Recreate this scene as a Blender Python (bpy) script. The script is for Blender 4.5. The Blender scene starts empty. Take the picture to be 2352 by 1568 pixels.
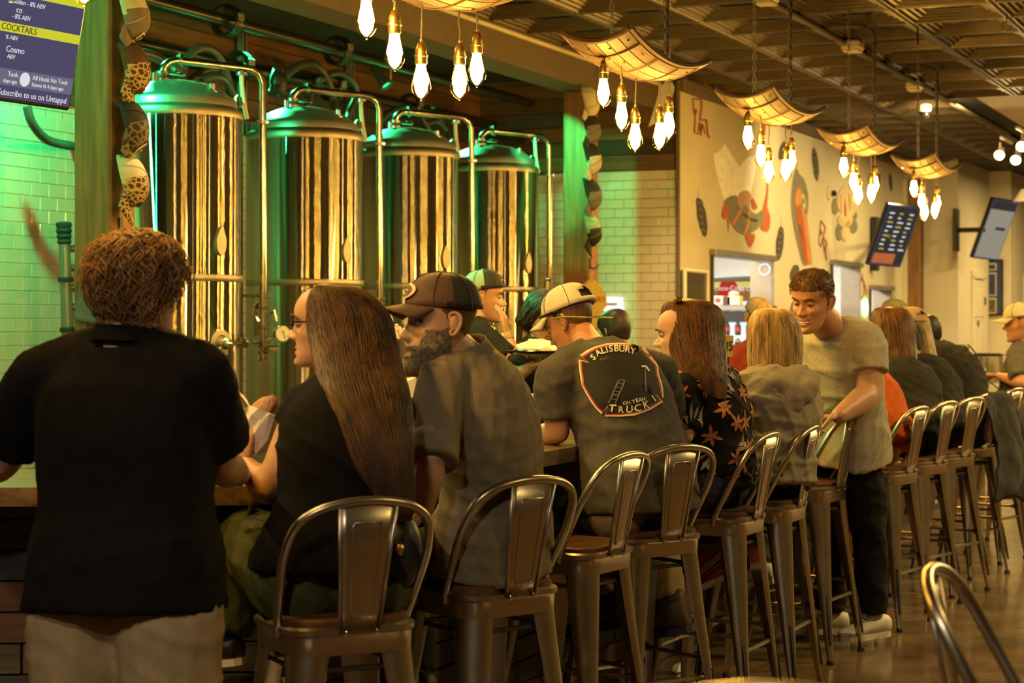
import bpy, bmesh, math, random
import numpy as np
from mathutils import Vector, Matrix
from mathutils.bvhtree import BVHTree

# ------------------------------------------------------------------ camera
# world: X runs along the bar away from the camera, Y to the left (towards the tanks), Z up
F, CX, HY, CZ = 4350.0, 1176.0, 734.0, 1.51
TH = math.radians(23.53); CT, ST = math.cos(TH), math.sin(TH)
scene = bpy.context.scene
COL = scene.collection
cam = bpy.data.cameras.new('camera'); camo = bpy.data.objects.new('camera', cam); COL.objects.link(camo)
camo.location = (0, 0, CZ); camo.rotation_euler = (math.pi / 2, 0, TH - math.pi / 2)
cam.lens = F / 2352 * 36; cam.sensor_width = 36; cam.shift_y = -50 / 2352; cam.clip_start = .05
cam.dof.use_dof = True; cam.dof.focus_distance = 6.6; cam.dof.aperture_fstop = 5.0
scene.camera = camo
# ------------------------------------------------------------------ view and world
vs = scene.view_settings
vs.view_transform = 'Standard'; vs.look = 'None'; vs.gamma = 1; vs.use_curve_mapping = False; vs.exposure = 0.0
scene.cycles.max_bounces = 5; scene.cycles.diffuse_bounces = 3; scene.cycles.glossy_bounces = 3; scene.cycles.transparent_max_bounces = 8; scene.cycles.adaptive_threshold = .04
scene.cycles.sample_clamp_indirect = 6; scene.cycles.caustics_reflective = False; scene.cycles.caustics_refractive = False
W = bpy.data.worlds.new('room_air'); scene.world = W; W.use_nodes = True
W.node_tree.nodes['Background'].inputs[0].default_value = (1, .70, .30, 1)
W.node_tree.nodes['Background'].inputs[1].default_value = .014
WARM = (1, .70, .25); GREEN = (.03, 1, .27)
def lamp(name, kind, loc, power, col, size=.1, aim=None, angle=70, blend=.3):
    l = bpy.data.lights.new(name, kind); l.energy = power; l.color = col
    if kind == 'SPOT': l.spot_size = math.radians(angle); l.spot_blend = blend; l.shadow_soft_size = size
    elif kind == 'AREA': l.shape = 'DISK'; l.size = size
    else: l.shadow_soft_size = size
    o = bpy.data.objects.new(name, l); COL.objects.link(o); o.location = loc
    if aim is not None:
        d = Vector(aim) - Vector(loc); o.rotation_euler = d.to_track_quat('-Z', 'Y').to_euler()
    return o
# warm downlights of the open room to the right of the bar
for x, y, p in ((8.6, -.6, 110), (12.0, -.8, 210), (16, -.6, 300), (20, 0.8, 230), (24, 2.2, 150), (4.6, -1.4, 45), (20, 3.4, 60)):
    lamp('downlight_lamp', 'AREA', (x, y, 3.3), p, WARM, .3, (x, y, 0))
# neutral lamps of the front room behind the camera
for x, y, p in ((.3, 1.0, 74), (-.6, 3.4, 60)):
    lamp('front_room_lamp', 'AREA', (x, y, 3.3), p, (1, .84, .60), .3, (x + .6, y + .3, 0))
lamp('downlight_lamp', 'SPOT', (10.6, .2, 3.35), 190, WARM, .08, (10.3, 1.0, 0), 64, .6)  # extra spot added to brighten the floor at lower right
# fill lamps over the service aisle between bar and tanks
lamp('aisle_fill_lamp', 'SPOT', (3.9, 4.7, 3.36), 260, WARM, .05, (4.9, 2.3, 1.45), 44, .6)  # spot added to brighten the bearded man's face under his cap bill
for x, p in ((5.6, 150), (7.6, 190), (10.2, 190), (13.2, 150)):
    lamp('aisle_fill_lamp', 'SPOT', (x, 4.45, 3.36), p, WARM, .05, (x + .2, 3.6, 0), 110, .6)
lamp('mural_lamp', 'SPOT', (16.5, 2.9, 3.3), 290, WARM, .1, (18.3, 4.78, 2.3), 110, .7)
# green stage spots among the pipes above the tanks
for loc, aim, p, a in (((7.55, 5.9, 3.15), (8.3, 6.5, 1.9), 200, 130), ((8.9, 6.3, 3.25), (8.6, 5.78, 2.6), 380, 54),
                       ((10.3, 6.3, 3.25), (10.0, 5.78, 2.6), 360, 54), ((11.6, 6.3, 3.25), (11.3, 5.78, 2.6), 360, 54), ((13.0, 6.3, 3.25), (12.7, 5.78, 2.6), 320, 54),
                       ((12.2, 5.215, 3.0), (14.25, 5.35, 1.95), 90, 58), ((11.3, 5.25, 3.05), (12.83, 5.08, 2.45), 70, 34), ((5.7, 5.7, 3.0), (7.0, 5.1, 2.2), 100, 60),
                       ((8.4, 5.27, 3.12), (8.7, 3.8, 1.3), 170, 46)):
    lamp('green_spot_lamp', 'SPOT', loc, p, GREEN, .03, aim, a, .2)
# kitchen behind the pass-through windows
for x in (15.6, 18.0, 20.6):
    lamp('kitchen_lamp', 'AREA', (x, 6.2, 2.55), 120, (1, .95, .84), .9, (x, 6.2, 0))

# ------------------------------------------------------------------ pixel helpers (photograph frame 2352x1568)
def P(px, py, D):
    lat = (px - CX) / F * D
    return Vector((D * CT + lat * ST, D * ST - lat * CT, CZ - (py - HY) / F * D))
def PY(px, py, Y): return P(px, py, Y / (ST - (px - CX) / F * CT))
def PX(px, py, X): return P(px, py, X / (CT + (px - CX) / F * ST))
def PZ(px, py, Z): return P(px, py, (CZ - Z) * F / (py - HY))
VR = Vector((ST, -CT, 0)); VF = Vector((CT, ST, 0)); UP = Vector((0, 0, 1))
def dirv(r, f, u=0): return (VR * r + VF * f + UP * u).normalized()

# ------------------------------------------------------------------ geometry helpers: every shape is (verts, faces)
def V3(p): return Vector(p)
def box(c, s, R=None):
    x, y, z = [k / 2 for k in s]
    v = [(-x, -y, -z), (x, -y, -z), (x, y, -z), (-x, y, -z), (-x, -y, z), (x, -y, z), (x, y, z), (-x, y, z)]
    if R is not None: v = [R @ Vector(p) for p in v]
    v = [Vector(p) + Vector(c) for p in v]
    return v, [(3, 2, 1, 0), (4, 5, 6, 7), (0, 1, 5, 4), (1, 2, 6, 5), (2, 3, 7, 6), (3, 0, 4, 7)]
def cbox(c, s, b, R=None):
    b = min(b, min(s) * .45); V = []; idx = {}
    h = [k / 2 for k in s]
    for sx in (-1, 1):
        for sy in (-1, 1):
            for sz in (-1, 1):
                for a in range(3):
                    p = [sx * (h[0] - b), sy * (h[1] - b), sz * (h[2] - b)]
                    p[a] = (sx, sy, sz)[a] * h[a]
                    idx[sx, sy, sz, a] = len(V); V.append(Vector(p))
    Fc = []
    for a in range(3):
        o1, o2 = (a + 1) % 3, (a + 2) % 3
        for s1 in (-1, 1):
            q = []
            for t1, t2 in ((-1, -1), (1, -1), (1, 1), (-1, 1)):
                k = [0, 0, 0]; k[a] = s1; k[o1] = t1; k[o2] = t2; q.append(idx[k[0], k[1], k[2], a])
            Fc.append(tuple(q if s1 > 0 else q[::-1]))
    for a in range(3):
        o1, o2 = (a + 1) % 3, (a + 2) % 3
        for t1 in (-1, 1):
            for t2 in (-1, 1):
                k = [0, 0, 0]; k[o1] = t1; k[o2] = t2
                k[a] = -1; A = idx[k[0], k[1], k[2], o1]; B = idx[k[0], k[1], k[2], o2]
                k[a] = 1; C = idx[k[0], k[1], k[2], o2]; D = idx[k[0], k[1], k[2], o1]
                Fc.append((A, B, C, D) if t1 * t2 < 0 else (D, C, B, A))
    for sx in (-1, 1):
        for sy in (-1, 1):
            for sz in (-1, 1):
                t = (idx[sx, sy, sz, 0], idx[sx, sy, sz, 1], idx[sx, sy, sz, 2])
                Fc.append(t if sx * sy * sz > 0 else t[::-1])
    if R is not None: V = [R @ p for p in V]
    return [p + Vector(c) for p in V], Fc
def loft(rings, cap=True, closed=True, loop=False):
    n = len(rings[0]); V = [Vector(p) for r in rings for p in r]; Fc = []
    m = n if closed else n - 1
    R = len(rings)
    for i in range(R if loop else R - 1):
        a, b = i * n, ((i + 1) % R) * n
        for j in range(m):
            k = (j + 1) % n
            Fc.append((a + j, a + k, b + k, b + j))
    if cap and closed and not loop:
        Fc.append(tuple(range(n))[::-1]); Fc.append(tuple(range((R - 1) * n, R * n)))
    return V, Fc
def frames(pts, up=None):
    pts = [Vector(p) for p in pts]; T = []
    for i in range(len(pts)):
        t = pts[min(i + 1, len(pts) - 1)] - pts[max(i - 1, 0)]
        T.append(t.normalized() if t.length > 1e-9 else Vector((0, 0, 1)))
    n = Vector(up) if up is not None else (Vector((0, 0, 1)) if abs(T[0].z) < .9 else Vector((1, 0, 0)))
    out = []
    for t in T:
        n = (n - t * n.dot(t))
        if n.length < 1e-6: n = t.orthogonal()
        n.normalize(); out.append((n, t.cross(n), t))
    return out
def tube(pts, r, n=8, cap=True, sy=1.0, up=None, loop=False):
    fr = frames(pts, up); R = []
    for i, p in enumerate(pts):
        ri = r[i] if isinstance(r, (list, tuple)) else r
        a, b, _ = fr[i]
        R.append([Vector(p) + a * (ri * math.cos(2 * math.pi * k / n)) + b * (ri * sy * math.sin(2 * math.pi * k / n)) for k in range(n)])
    return loft(R, cap, loop=loop)
def spline(pts, n=8):
    pts = [Vector(p) for p in pts]; out = []
    for i in range(len(pts) - 1):
        p0 = pts[max(i - 1, 0)]; p1 = pts[i]; p2 = pts[i + 1]; p3 = pts[min(i + 2, len(pts) - 1)]
        for k in range(n):
            t = k / n
            out.append(.5 * ((2 * p1) + (p2 - p0) * t + (2 * p0 - 5 * p1 + 4 * p2 - p3) * t * t + (3 * p1 - p0 - 3 * p2 + p3) * t ** 3))
    out.append(pts[-1]); return out
def lathe(prof, n=24, c=(0, 0, 0), axis=None):
    R = [[(r * math.cos(2 * math.pi * k / n), r * math.sin(2 * math.pi * k / n), z) for k in range(n)] for r, z in prof]
    V, Fc = loft(R)
    if axis is not None:
        q = Vector((0, 0, 1)).rotation_difference(Vector(axis).normalized()); V = [q @ p for p in V]
    return [p + Vector(c) for p in V], Fc
def ell(c, r, R=None, n=14, m=8):
    prof = [[(r[0] * math.sin(math.pi * i / m) * math.cos(2 * math.pi * k / n), r[1] * math.sin(math.pi * i / m) * math.sin(2 * math.pi * k / n), -r[2] * math.cos(math.pi * i / m)) for k in range(n)] for i in range(1, m)]
    V, Fc = loft(prof)
    if R is not None: V = [R @ p for p in V]
    return [p + Vector(c) for p in V], Fc
def cap_tube(pts, rs, n=12, sy=1.0, up=None):
    """tapered limb with rounded ends"""
    pts = [Vector(p) for p in pts]; rs = list(rs)
    d0 = (pts[0] - pts[1]).normalized(); d1 = (pts[-1] - pts[-2]).normalized()
    P0 = [(pts[0] + d0 * rs[0] * s, rs[0] * c) for s, c in ((.95, .25), (.7, .7), (.35, .93))]
    P1 = [(pts[-1] + d1 * rs[-1] * s, rs[-1] * c) for s, c in ((.35, .93), (.7, .7), (.95, .25))]
    return tube([p for p, _ in P0] + pts + [p for p, _ in P1], [r for _, r in P0] + rs + [r for _, r in P1], n, True, sy, up)
def poly(pts, nrm, th):
    """flat outline given as world points, thickened along nrm"""
    nrm = Vector(nrm).normalized() * th; pts = [Vector(p) for p in pts]; n = len(pts)
    V = pts + [p + nrm for p in pts]
    return V, [tuple(range(n))[::-1], tuple(range(n, 2 * n))] + [(i, (i + 1) % n, n + (i + 1) % n, n + i) for i in range(n)]
def xf(vf, M): return [M @ Vector(p) for p in vf[0]], vf[1]
def join(*L):
    V, Fc = [], []
    for v, f in L:
        o = len(V); V += list(v); Fc += [tuple(i + o for i in t) for t in f]
    return V, Fc
def frame(o, x, y, z):
    M = Matrix.Identity(4)
    for i in range(3): M[i][0] = x[i]; M[i][1] = y[i]; M[i][2] = z[i]; M[i][3] = o[i]
    return M
def rotz(a): return Matrix.Rotation(a, 3, 'Z')

ORG = {}
def mesh(name, vf, mat, parent=None, smooth=True, ang=38, mi=None, org=None, **props):
    V, Fc = vf; me = bpy.data.meshes.new(name)
    V = [Vector(p) for p in V]
    if parent is not None: O = ORG[parent.name]
    elif org is not None: O = Vector(org)
    else:
        xs = [p.x for p in V]; ys = [p.y for p in V]; O = Vector(((min(xs) + max(xs)) / 2, (min(ys) + max(ys)) / 2, min(p.z for p in V)))
    me.from_pydata([tuple(p - O) for p in V], [], Fc)
    for m in (mat if isinstance(mat, (list, tuple)) else [mat]): me.materials.append(M_[m] if isinstance(m, str) else m)
    if mi is not None: me.polygons.foreach_set('material_index', mi)
    if smooth:
        me.shade_smooth()
        if ang < 179: me.set_sharp_from_angle(angle=math.radians(ang))
    o = bpy.data.objects.new(name, me); COL.objects.link(o)
    if parent is not None: o.parent = parent
    else: o.location = O
    ORG[o.name] = O
    for k, v in props.items(): o[k] = v
    return o
def thing(name, label, cat, loc, group=None, rz=0):
    o = bpy.data.objects.new(name, None); COL.objects.link(o); o.location = loc; o.empty_display_size = .1
    o.rotation_euler = (0, 0, rz); o['label'] = label; o['category'] = cat
    if group: o['group'] = group
    ORG[o.name] = Vector(loc) if rz == 0 else Vector((0, 0, 0)); return o
def struct(name, vf, mat, **k): return mesh(name, vf, mat, kind='structure', **k)
def copy_tree(o, parent=None):
    c = o.copy(); COL.objects.link(c)
    if parent is not None: c.parent = parent
    for ch in o.children: copy_tree(ch, c)
    ORG[c.name] = ORG[o.name]
    return c
def text(s, size, M, depth=.001, align='CENTER', squash=1.0, bold=0):
    cu = bpy.data.curves.new('t', 'FONT'); cu.body = s; cu.size = size; cu.align_x = align; cu.align_y = 'CENTER'; cu.extrude = depth / 2; cu.resolution_u = 3; cu.offset = bold * size
    ob = bpy.data.objects.new('t', cu); TMP.collection.objects.link(ob); VL.update()
    me = ob.evaluated_get(VL.depsgraph).to_mesh()
    V = [M @ Vector((v.co.x * squash, v.co.y, v.co.z)) for v in me.vertices]; Fc = [tuple(p.vertices) for p in me.polygons]
    bpy.data.objects.remove(ob); bpy.data.curves.remove(cu); return V, Fc
TMP = bpy.data.scenes.new('workbench'); VL = TMP.view_layers[0]
def remesh(vf, vox, it=5, fac=.5):
    me = bpy.data.meshes.new('r'); me.from_pydata([tuple(p) for p in vf[0]], [], vf[1])
    ob = bpy.data.objects.new('r', me); TMP.collection.objects.link(ob)
    m = ob.modifiers.new('r', 'REMESH'); m.mode = 'VOXEL'; m.voxel_size = vox
    s = ob.modifiers.new('s', 'SMOOTH'); s.factor = fac; s.iterations = it
    VL.update(); ev = ob.evaluated_get(VL.depsgraph); m2 = ev.to_mesh()
    co = np.empty(len(m2.vertices) * 3); m2.vertices.foreach_get('co', co); co = co.reshape(-1, 3)
    no = np.empty(len(m2.vertices) * 3); m2.vertices.foreach_get('normal', no); no = no.reshape(-1, 3)
    Fc = [tuple(p.vertices) for p in m2.polygons]
    bpy.data.objects.remove(ob); bpy.data.meshes.remove(me)
    return co, no, Fc

# ------------------------------------------------------------------ materials
M_ = {}
def lin(c): return tuple((k / 12.92 if k <= .04045 else ((k + .055) / 1.055) ** 2.4) for k in c)
def mat(name, col, rough=.6, metal=0, var=.12, scale=12, bump=0, bscale=60, stretch=(1, 1, 1), col2=None, spec=.5, emit=None, es=0, trans=0, detail=4, obj=True, coat=0):
    m = bpy.data.materials.new(name); m.use_nodes = True; nt = m.node_tree; b = nt.nodes['Principled BSDF']; L = nt.links.new
    b.inputs['Roughness'].default_value = rough; b.inputs['Metallic'].default_value = metal
    b.inputs['Specular IOR Level'].default_value = spec; b.inputs['Transmission Weight'].default_value = trans; b.inputs['Coat Weight'].default_value = coat
    b.inputs['Base Color'].default_value = (*col, 1)
    if var or col2 or bump:
        tc = nt.nodes.new('ShaderNodeTexCoord'); mp = nt.nodes.new('ShaderNodeMapping'); mp.inputs['Scale'].default_value = stretch
        L(tc.outputs['Object'], mp.inputs[0])
    if var or col2:
        n = nt.nodes.new('ShaderNodeTexNoise'); n.inputs['Scale'].default_value = scale; n.inputs['Detail'].default_value = detail; L(mp.outputs[0], n.inputs[0])
        r = nt.nodes.new('ShaderNodeValToRGB'); r.color_ramp.elements[0].position = .3; r.color_ramp.elements[1].position = .7
        a = tuple(max(0, k * (1 - var)) for k in col); z = col2 or tuple(min(1, k * (1 + var)) for k in col)
        r.color_ramp.elements[0].color = (*a, 1); r.color_ramp.elements[1].color = (*z, 1)
        L(n.outputs['Fac'], r.inputs[0]); L(r.outputs[0], b.inputs['Base Color'])
    if bump:
        n2 = nt.nodes.new('ShaderNodeTexNoise'); n2.inputs['Scale'].default_value = bscale; n2.inputs['Detail'].default_value = 5; L(mp.outputs[0], n2.inputs[0])
        bp = nt.nodes.new('ShaderNodeBump'); bp.inputs['Strength'].default_value = bump; bp.inputs['Distance'].default_value = .01; L(n2.outputs['Fac'], bp.inputs['Height']); L(bp.outputs[0], b.inputs['Normal'])
    if emit: b.inputs['Emission Color'].default_value = (*emit, 1); b.inputs['Emission Strength'].default_value = es
    M_[name] = m; return m
def wood(name, cols, rough=.6, scale=(1, 1, 1), dark=.55, axis=0, rand=True):
    """grain along local axis; each object of the material gets its own tone"""
    m = bpy.data.materials.new(name); m.use_nodes = True; nt = m.node_tree; b = nt.nodes['Principled BSDF']; L = nt.links.new; N = nt.nodes.new
    tc = N('ShaderNodeTexCoord'); mp = N('ShaderNodeMapping'); st = [14, 14, 14]; st[axis] = 1.1
    mp.inputs['Scale'].default_value = [a * k for a, k in zip(st, scale)]
    oi = N('ShaderNodeObjectInfo'); ad = N('ShaderNodeVectorMath'); ad.operation = 'MULTIPLY_ADD'; ad.inputs[1].default_value = (7, 5, 9)
    L(oi.outputs['Random'], ad.inputs[0]); L(tc.outputs['Object'], ad.inputs[2]); L(ad.outputs[0], mp.inputs[0])
    n = N('ShaderNodeTexNoise'); n.inputs['Scale'].default_value = 2.2; n.inputs['Detail'].default_value = 7; n.inputs['Distortion'].default_value = .6; L(mp.outputs[0], n.inputs[0])
    g = N('ShaderNodeValToRGB'); g.color_ramp.elements[0].position = .32; g.color_ramp.elements[0].color = (dark, dark, dark, 1); g.color_ramp.elements[1].position = .66; L(n.outputs['Fac'], g.inputs[0])
    r = N('ShaderNodeValToRGB'); r.color_ramp.interpolation = 'CONSTANT'
    while len(r.color_ramp.elements) < len(cols): r.color_ramp.elements.new(.5)
    for i, e in enumerate(r.color_ramp.elements): e.position = i / max(1, len(r.color_ramp.elements))
    for i, e in enumerate(r.color_ramp.elements): e.color = (*cols[min(i, len(cols) - 1)], 1)
    L(oi.outputs['Random'], r.inputs[0])
    mx = N('ShaderNodeMix'); mx.data_type = 'RGBA'; mx.blend_type = 'MULTIPLY'; mx.inputs[0].default_value = 1; L(r.outputs[0], mx.inputs[6]); L(g.outputs[0], mx.inputs[7]); L(mx.outputs[2], b.inputs['Base Color'])
    bp = N('ShaderNodeBump'); bp.inputs['Strength'].default_value = .35; bp.inputs['Distance'].default_value = .006; L(n.outputs['Fac'], bp.inputs['Height']); L(bp.outputs[0], b.inputs['Normal'])
    b.inputs['Roughness'].default_value = rough; M_[name] = m; return m
def glow(name, col, s):
    if name in M_: return M_[name]
    m = bpy.data.materials.new(name); m.use_nodes = True; nt = m.node_tree; nt.nodes.remove(nt.nodes['Principled BSDF'])
    e = nt.nodes.new('ShaderNodeEmission'); e.inputs[0].default_value = (*col, 1); e.inputs[1].default_value = s
    nt.links.new(e.outputs[0], nt.nodes['Material Output'].inputs[0]); M_[name] = m
    if s < 20: m.cycles.emission_sampling = 'NONE'
    return m
def clearglass(name, col, gl=.12, rough=.03):
    m = bpy.data.materials.new(name); m.use_nodes = True; nt = m.node_tree; nt.nodes.remove(nt.nodes['Principled BSDF'])
    t = nt.nodes.new('ShaderNodeBsdfTransparent'); t.inputs[0].default_value = (*col, 1)
    g = nt.nodes.new('ShaderNodeBsdfGlossy'); g.inputs['Roughness'].default_value = rough
    x = nt.nodes.new('ShaderNodeMixShader'); x.inputs[0].default_value = gl
    nt.links.new(t.outputs[0], x.inputs[1]); nt.links.new(g.outputs[0], x.inputs[2]); nt.links.new(x.outputs[0], nt.nodes['Material Output'].inputs[0]); M_[name] = m; return m
def brushed(name, col, r, an):
    """circumferentially brushed steel: sharp around the tank, smeared up and down"""
    m = bpy.data.materials.new(name); m.use_nodes = True; nt = m.node_tree; nt.nodes.remove(nt.nodes['Principled BSDF'])
    g = nt.nodes.new('ShaderNodeBsdfAnisotropic'); g.distribution = 'GGX'; g.inputs['Color'].default_value = (*col, 1); g.inputs['Roughness'].default_value = r; g.inputs['Anisotropy'].default_value = an
    t = nt.nodes.new('ShaderNodeTangent'); t.direction_type = 'RADIAL'; t.axis = 'Z'
    nt.links.new(t.outputs[0], g.inputs['Tangent']); nt.links.new(g.outputs[0], nt.nodes['Material Output'].inputs[0]); M_[name] = m; return m
brushed('tank_steel', (.72, .66, .55), .186, .942)
mat('steel', (.62, .58, .52), .18, 1, .05); mat('dome_steel', (.5, .5, .46), .36, .9, .04); mat('band_steel', (.36, .31, .24), .45, 1, .06)
mat('stool_metal', (.42, .36, .29), .33, 1, .10, 9, .04, 40); mat('stool_dark', (.10, .095, .09), .45, .9, .1); mat('chrome', (.75, .7, .62), .12, 1, 0)
wood('seat_wood', [(.11, .045, .018), (.13, .055, .02)], .45, axis=0); wood('post_wood', [(.30, .15, .055)], .75, axis=2)
wood('plank', [(.17, .07, .024), (.09, .045, .018), (.04, .026, .016), (.16, .085, .036), (.06, .044, .03), (.14, .055, .017)], .7)
wood('bar_plank', [(.035, .035, .04), (.11, .045, .015), (.10, .075, .045), (.05, .042, .036), (.03, .03, .033), (.14, .085, .045)], .75)
wood('barrel_wood', [(.085, .047, .015), (.058, .031, .010), (.10, .058, .020), (.070, .039, .013)], .7)
wood('bar_top', [(.20, .13, .075)], .22, axis=0)
mat('tile', (.62, .60, .52), .14, 0, .05, 3, coat=.3); mat('grout', (.10, .09, .075), .9)
mat('tin', (.08, .058, .034), .42, .35, .18, 5, .05, 30); mat('beam_paint', (.12, .092, .065), .7, 0, .08); mat('dark_ceiling', (.02, .018, .015), .8)
mat('mural_paint', (.60, .55, .42), .75, 0, .05, 2, .02, 80); mat('white_paint', (.62, .56, .44), .7, 0, .04, 2); mat('door_paint', (.66, .60, .48), .5, 0, .03)
mat('kitchen_white', (.86, .85, .8), .5, 0, .02); mat('black', (.012, .012, .012), .45, 0, .2); mat('black_gloss', (.01, .01, .012), .15, 0, 0)
mat('rubber', (.02, .02, .02), .8); mat('hose', (.05, .05, .045), .42, 0, .15); mat('pipe_black', (.015, .014, .013), .3, 0, .1)
mat('galv', (.30, .28, .25), .4, .8); mat('brass', (.42, .28, .10), .35, 1, .1); mat('cord', (.05, .042, .03), .7, 0, .1); mat('paper', (.72, .68, .56), .7, 0, .05)
mat('chain_metal', (.30, .25, .17), .4, .35, .1); mat('white_plastic', (.7, .66, .56), .4, 0, .03)
glow('filament', (1, .66, .22), 560); clearglass('bulb_glass', (1, .80, .34), .10)

# ================================================================== THE SETTING
CH = 3.42                      # tin ceiling height
YB, XR, YM = 6.5, 14.25, 4.78  # tiled back wall, return wall, mural wall
def floor_mat():
    m = bpy.data.materials.new('polished_concrete'); m.use_nodes = True; nt = m.node_tree; b = nt.nodes['Principled BSDF']; L = nt.links.new; N = nt.nodes.new
    tc = N('ShaderNodeTexCoord')
    def nz(s, d, dist=0):
        n = N('ShaderNodeTexNoise'); n.inputs['Scale'].default_value = s; n.inputs['Detail'].default_value = d; n.inputs['Distortion'].default_value = dist; L(tc.outputs['Object'], n.inputs[0]); return n
    a = nz(1.1, 9, 1.2); r = N('ShaderNodeValToRGB'); r.color_ramp.elements[0].position = .32; r.color_ramp.elements[0].color = (.05, .03, .014, 1); r.color_ramp.elements[1].position = .7; r.color_ramp.elements[1].color = (.19, .12, .058, 1)
    L(a.outputs['Fac'], r.inputs[0]); L(r.outputs[0], b.inputs['Base Color'])
    c = nz(5, 6); q = N('ShaderNodeMapRange'); q.inputs['From Min'].default_value = .3; q.inputs['From Max'].default_value = .75; q.inputs['To Min'].default_value = .12; q.inputs['To Max'].default_value = .42
    L(c.outputs['Fac'], q.inputs['Value']); L(q.outputs[0], b.inputs['Roughness'])
    bp = N('ShaderNodeBump'); bp.inputs['Strength'].default_value = .06; bp.inputs['Distance'].default_value = .02; L(c.outputs['Fac'], bp.inputs['Height']); L(bp.outputs[0], b.inputs['Normal'])
    b.inputs['Coat Weight'].default_value = .5; b.inputs['Coat Roughness'].default_value = .13
    M_['floor'] = m
floor_mat()
def tilewall_mat():
    m = bpy.data.materials.new('tile_field'); m.use_nodes = True; nt = m.node_tree; b = nt.nodes['Principled BSDF']; L = nt.links.new; N = nt.nodes.new
    tc = N('ShaderNodeTexCoord'); mp = N('ShaderNodeMapping'); mp.inputs['Rotation'].default_value = (math.pi / 2, 0, 0); L(tc.outputs['Object'], mp.inputs[0])
    k = N('ShaderNodeTexBrick'); k.inputs['Color1'].default_value = (.6, .58, .5, 1); k.inputs['Color2'].default_value = (.62, .6, .52, 1); k.inputs['Mortar'].default_value = (.1, .09, .075, 1)
    k.inputs['Scale'].default_value = 1; k.inputs['Brick Width'].default_value = .15; k.inputs['Row Height'].default_value = .074; k.inputs['Mortar Size'].default_value = .002; L(mp.outputs[0], k.inputs[0]); L(k.outputs[0], b.inputs['Base Color'])
    b.inputs['Roughness'].default_value = .2; M_['tile_field'] = m
tilewall_mat()
FL = struct('floor', box((12, 1.5, -.05), (34, 16, .1)), 'floor', smooth=False)
# --- ceiling with pressed-tin coffers
CE = struct('ceiling', join(box((11.2, -.1, CH + .09), (31, 11.2, .1)), box((8.5, 6.0, CH + .09), (12, 1.6, .1))), 'dark_ceiling', smooth=False)
T = .61; hs = [(.305, .0), (.292, -.012), (.28, -.012), (.272, .004), (.246, .004), (.238, .018), (.214, .018), (.206, .032), (.182, .032), (.174, .046), (.12, .046), (.112, .040)]
TV = [(sx * h, sy * h, z) for h, z in hs for sx, sy in ((-1, -1), (1, -1), (1, 1), (-1, 1))]
TF = [(i * 4 + j, i * 4 + (j + 1) % 4, i * 4 + 4 + (j + 1) % 4, i * 4 + 4 + j) for i in range(len(hs) - 1) for j in range(4)] + [tuple(range(len(TV) - 4, len(TV)))]
tile_me = None
def put(name, me, loc, parent, rot=None, **props):
    o = bpy.data.objects.new(name, me); COL.objects.link(o); o.parent = parent; o.location = Vector(loc) - ORG[parent.name]
    if rot: o.rotation_euler = rot
    for k, v in props.items(): o[k] = v
    ORG[o.name] = ORG[parent.name]; return o
def shared(name, vf, mats, smooth=False, ang=38):
    me = bpy.data.meshes.new(name); me.from_pydata([tuple(p) for p in vf[0]], [], vf[1])
    for m in (mats if isinstance(mats, (list, tuple)) else [mats]): me.materials.append(M_[m])
    if smooth: me.shade_smooth(); me.set_sharp_from_angle(angle=math.radians(ang))
    return me
tin = shared('tin_tile', (TV, TF), 'tin')
nx = 0
for i in range(26):
    for j in range(9):
        x = 7.9 + T * (i + .5); y = 4.94 - T * (j + .5)
        if x > 16.5 and y < 2.9: continue
        if y < .1 + .0 or x > 23.2: continue
        if y > YM and x > XR: continue
        if y < x * .10 - .3: continue
        put('tin_tile', tin, (x, y, CH), CE); nx += 1
struct('ceiling_plain_panel', box((20.6, -.6, CH + .015), (8.2, 6.9, .03)), 'white_paint', smooth=False)
# --- walls
WB = struct('wall_back', box((9.6, YB + .1, 1.8), (13.4, .18, 3.6)), 'tile_field', smooth=False, org=(8, YB, 0))
WR = struct('wall_return', box((XR + .025, (YM + YB) / 2 + .01, 1.8), (.03, YB - YM + .02, 3.6)), 'grout', smooth=False, org=(XR, YB, 0))
tl = cbox((0, 0, 0), (.147, .008, .071), .0022); tme = shared('subway_tile', tl, 'tile', True, 50)
for r in range(27):
    z = .74 + .074 * r
    if z > 2.66: break
    for c in range(11):
        put('subway_tile', tme, (7.72 + .15 * c + (.075 if r % 2 else 0), YB + .008, z), WB)
htl = shared('subway_tile', cbox((0, 0, 0), (.072, .008, .071), .0022), 'tile', True, 50)
for r in range(22):
    if r % 2: put('subway_tile', htl, (XR + .008, YM + .0405, 1.105 + .074 * r), WR, (0, 0, -math.pi / 2))
    z = 1.105 + .074 * r
    for c in range(12):
        y = YM + .078 + .15 * c + (.075 if r % 2 else 0)
        if y > YB - .05: continue
        put('subway_tile', tme, (XR + .008, y, z), WR, (0, 0, -math.pi / 2))
mat('tile_tail', (.6, .58, .5), .2)
# reclaimed planks above the tiles
random.seed(3)
for r in range(6):
    z = 2.705 + .06 + .12 * r; x = 6.0 + random.random() * .4
    while x < XR - .05:
        l = random.uniform(.7, 1.7); l = min(l, XR - .005 - x) if x + l > XR - .3 else l
        mesh('plank', cbox((x + l / 2, YB - .004, z), (l - .005, .02 + random.uniform(0, .012), .116), .003), 'plank', WB); x += l
    y = YM + .02
    while y < YB - .03:
        l = min(random.uniform(.6, 1.3), YB - .02 - y)
        if YB - y - l < .25: l = YB - .02 - y
        o = bpy.data.objects.new('plank', shared('plank', cbox((0, 0, 0), (l - .005, .022 + random.uniform(0, .012), .116), .003), 'plank', True)); COL.objects.link(o)
        o.parent = WR; o.location = Vector((XR - .004, y + l / 2, z)) - ORG[WR.name]; o.rotation_euler = (0, 0, -math.pi / 2); y += l
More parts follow.
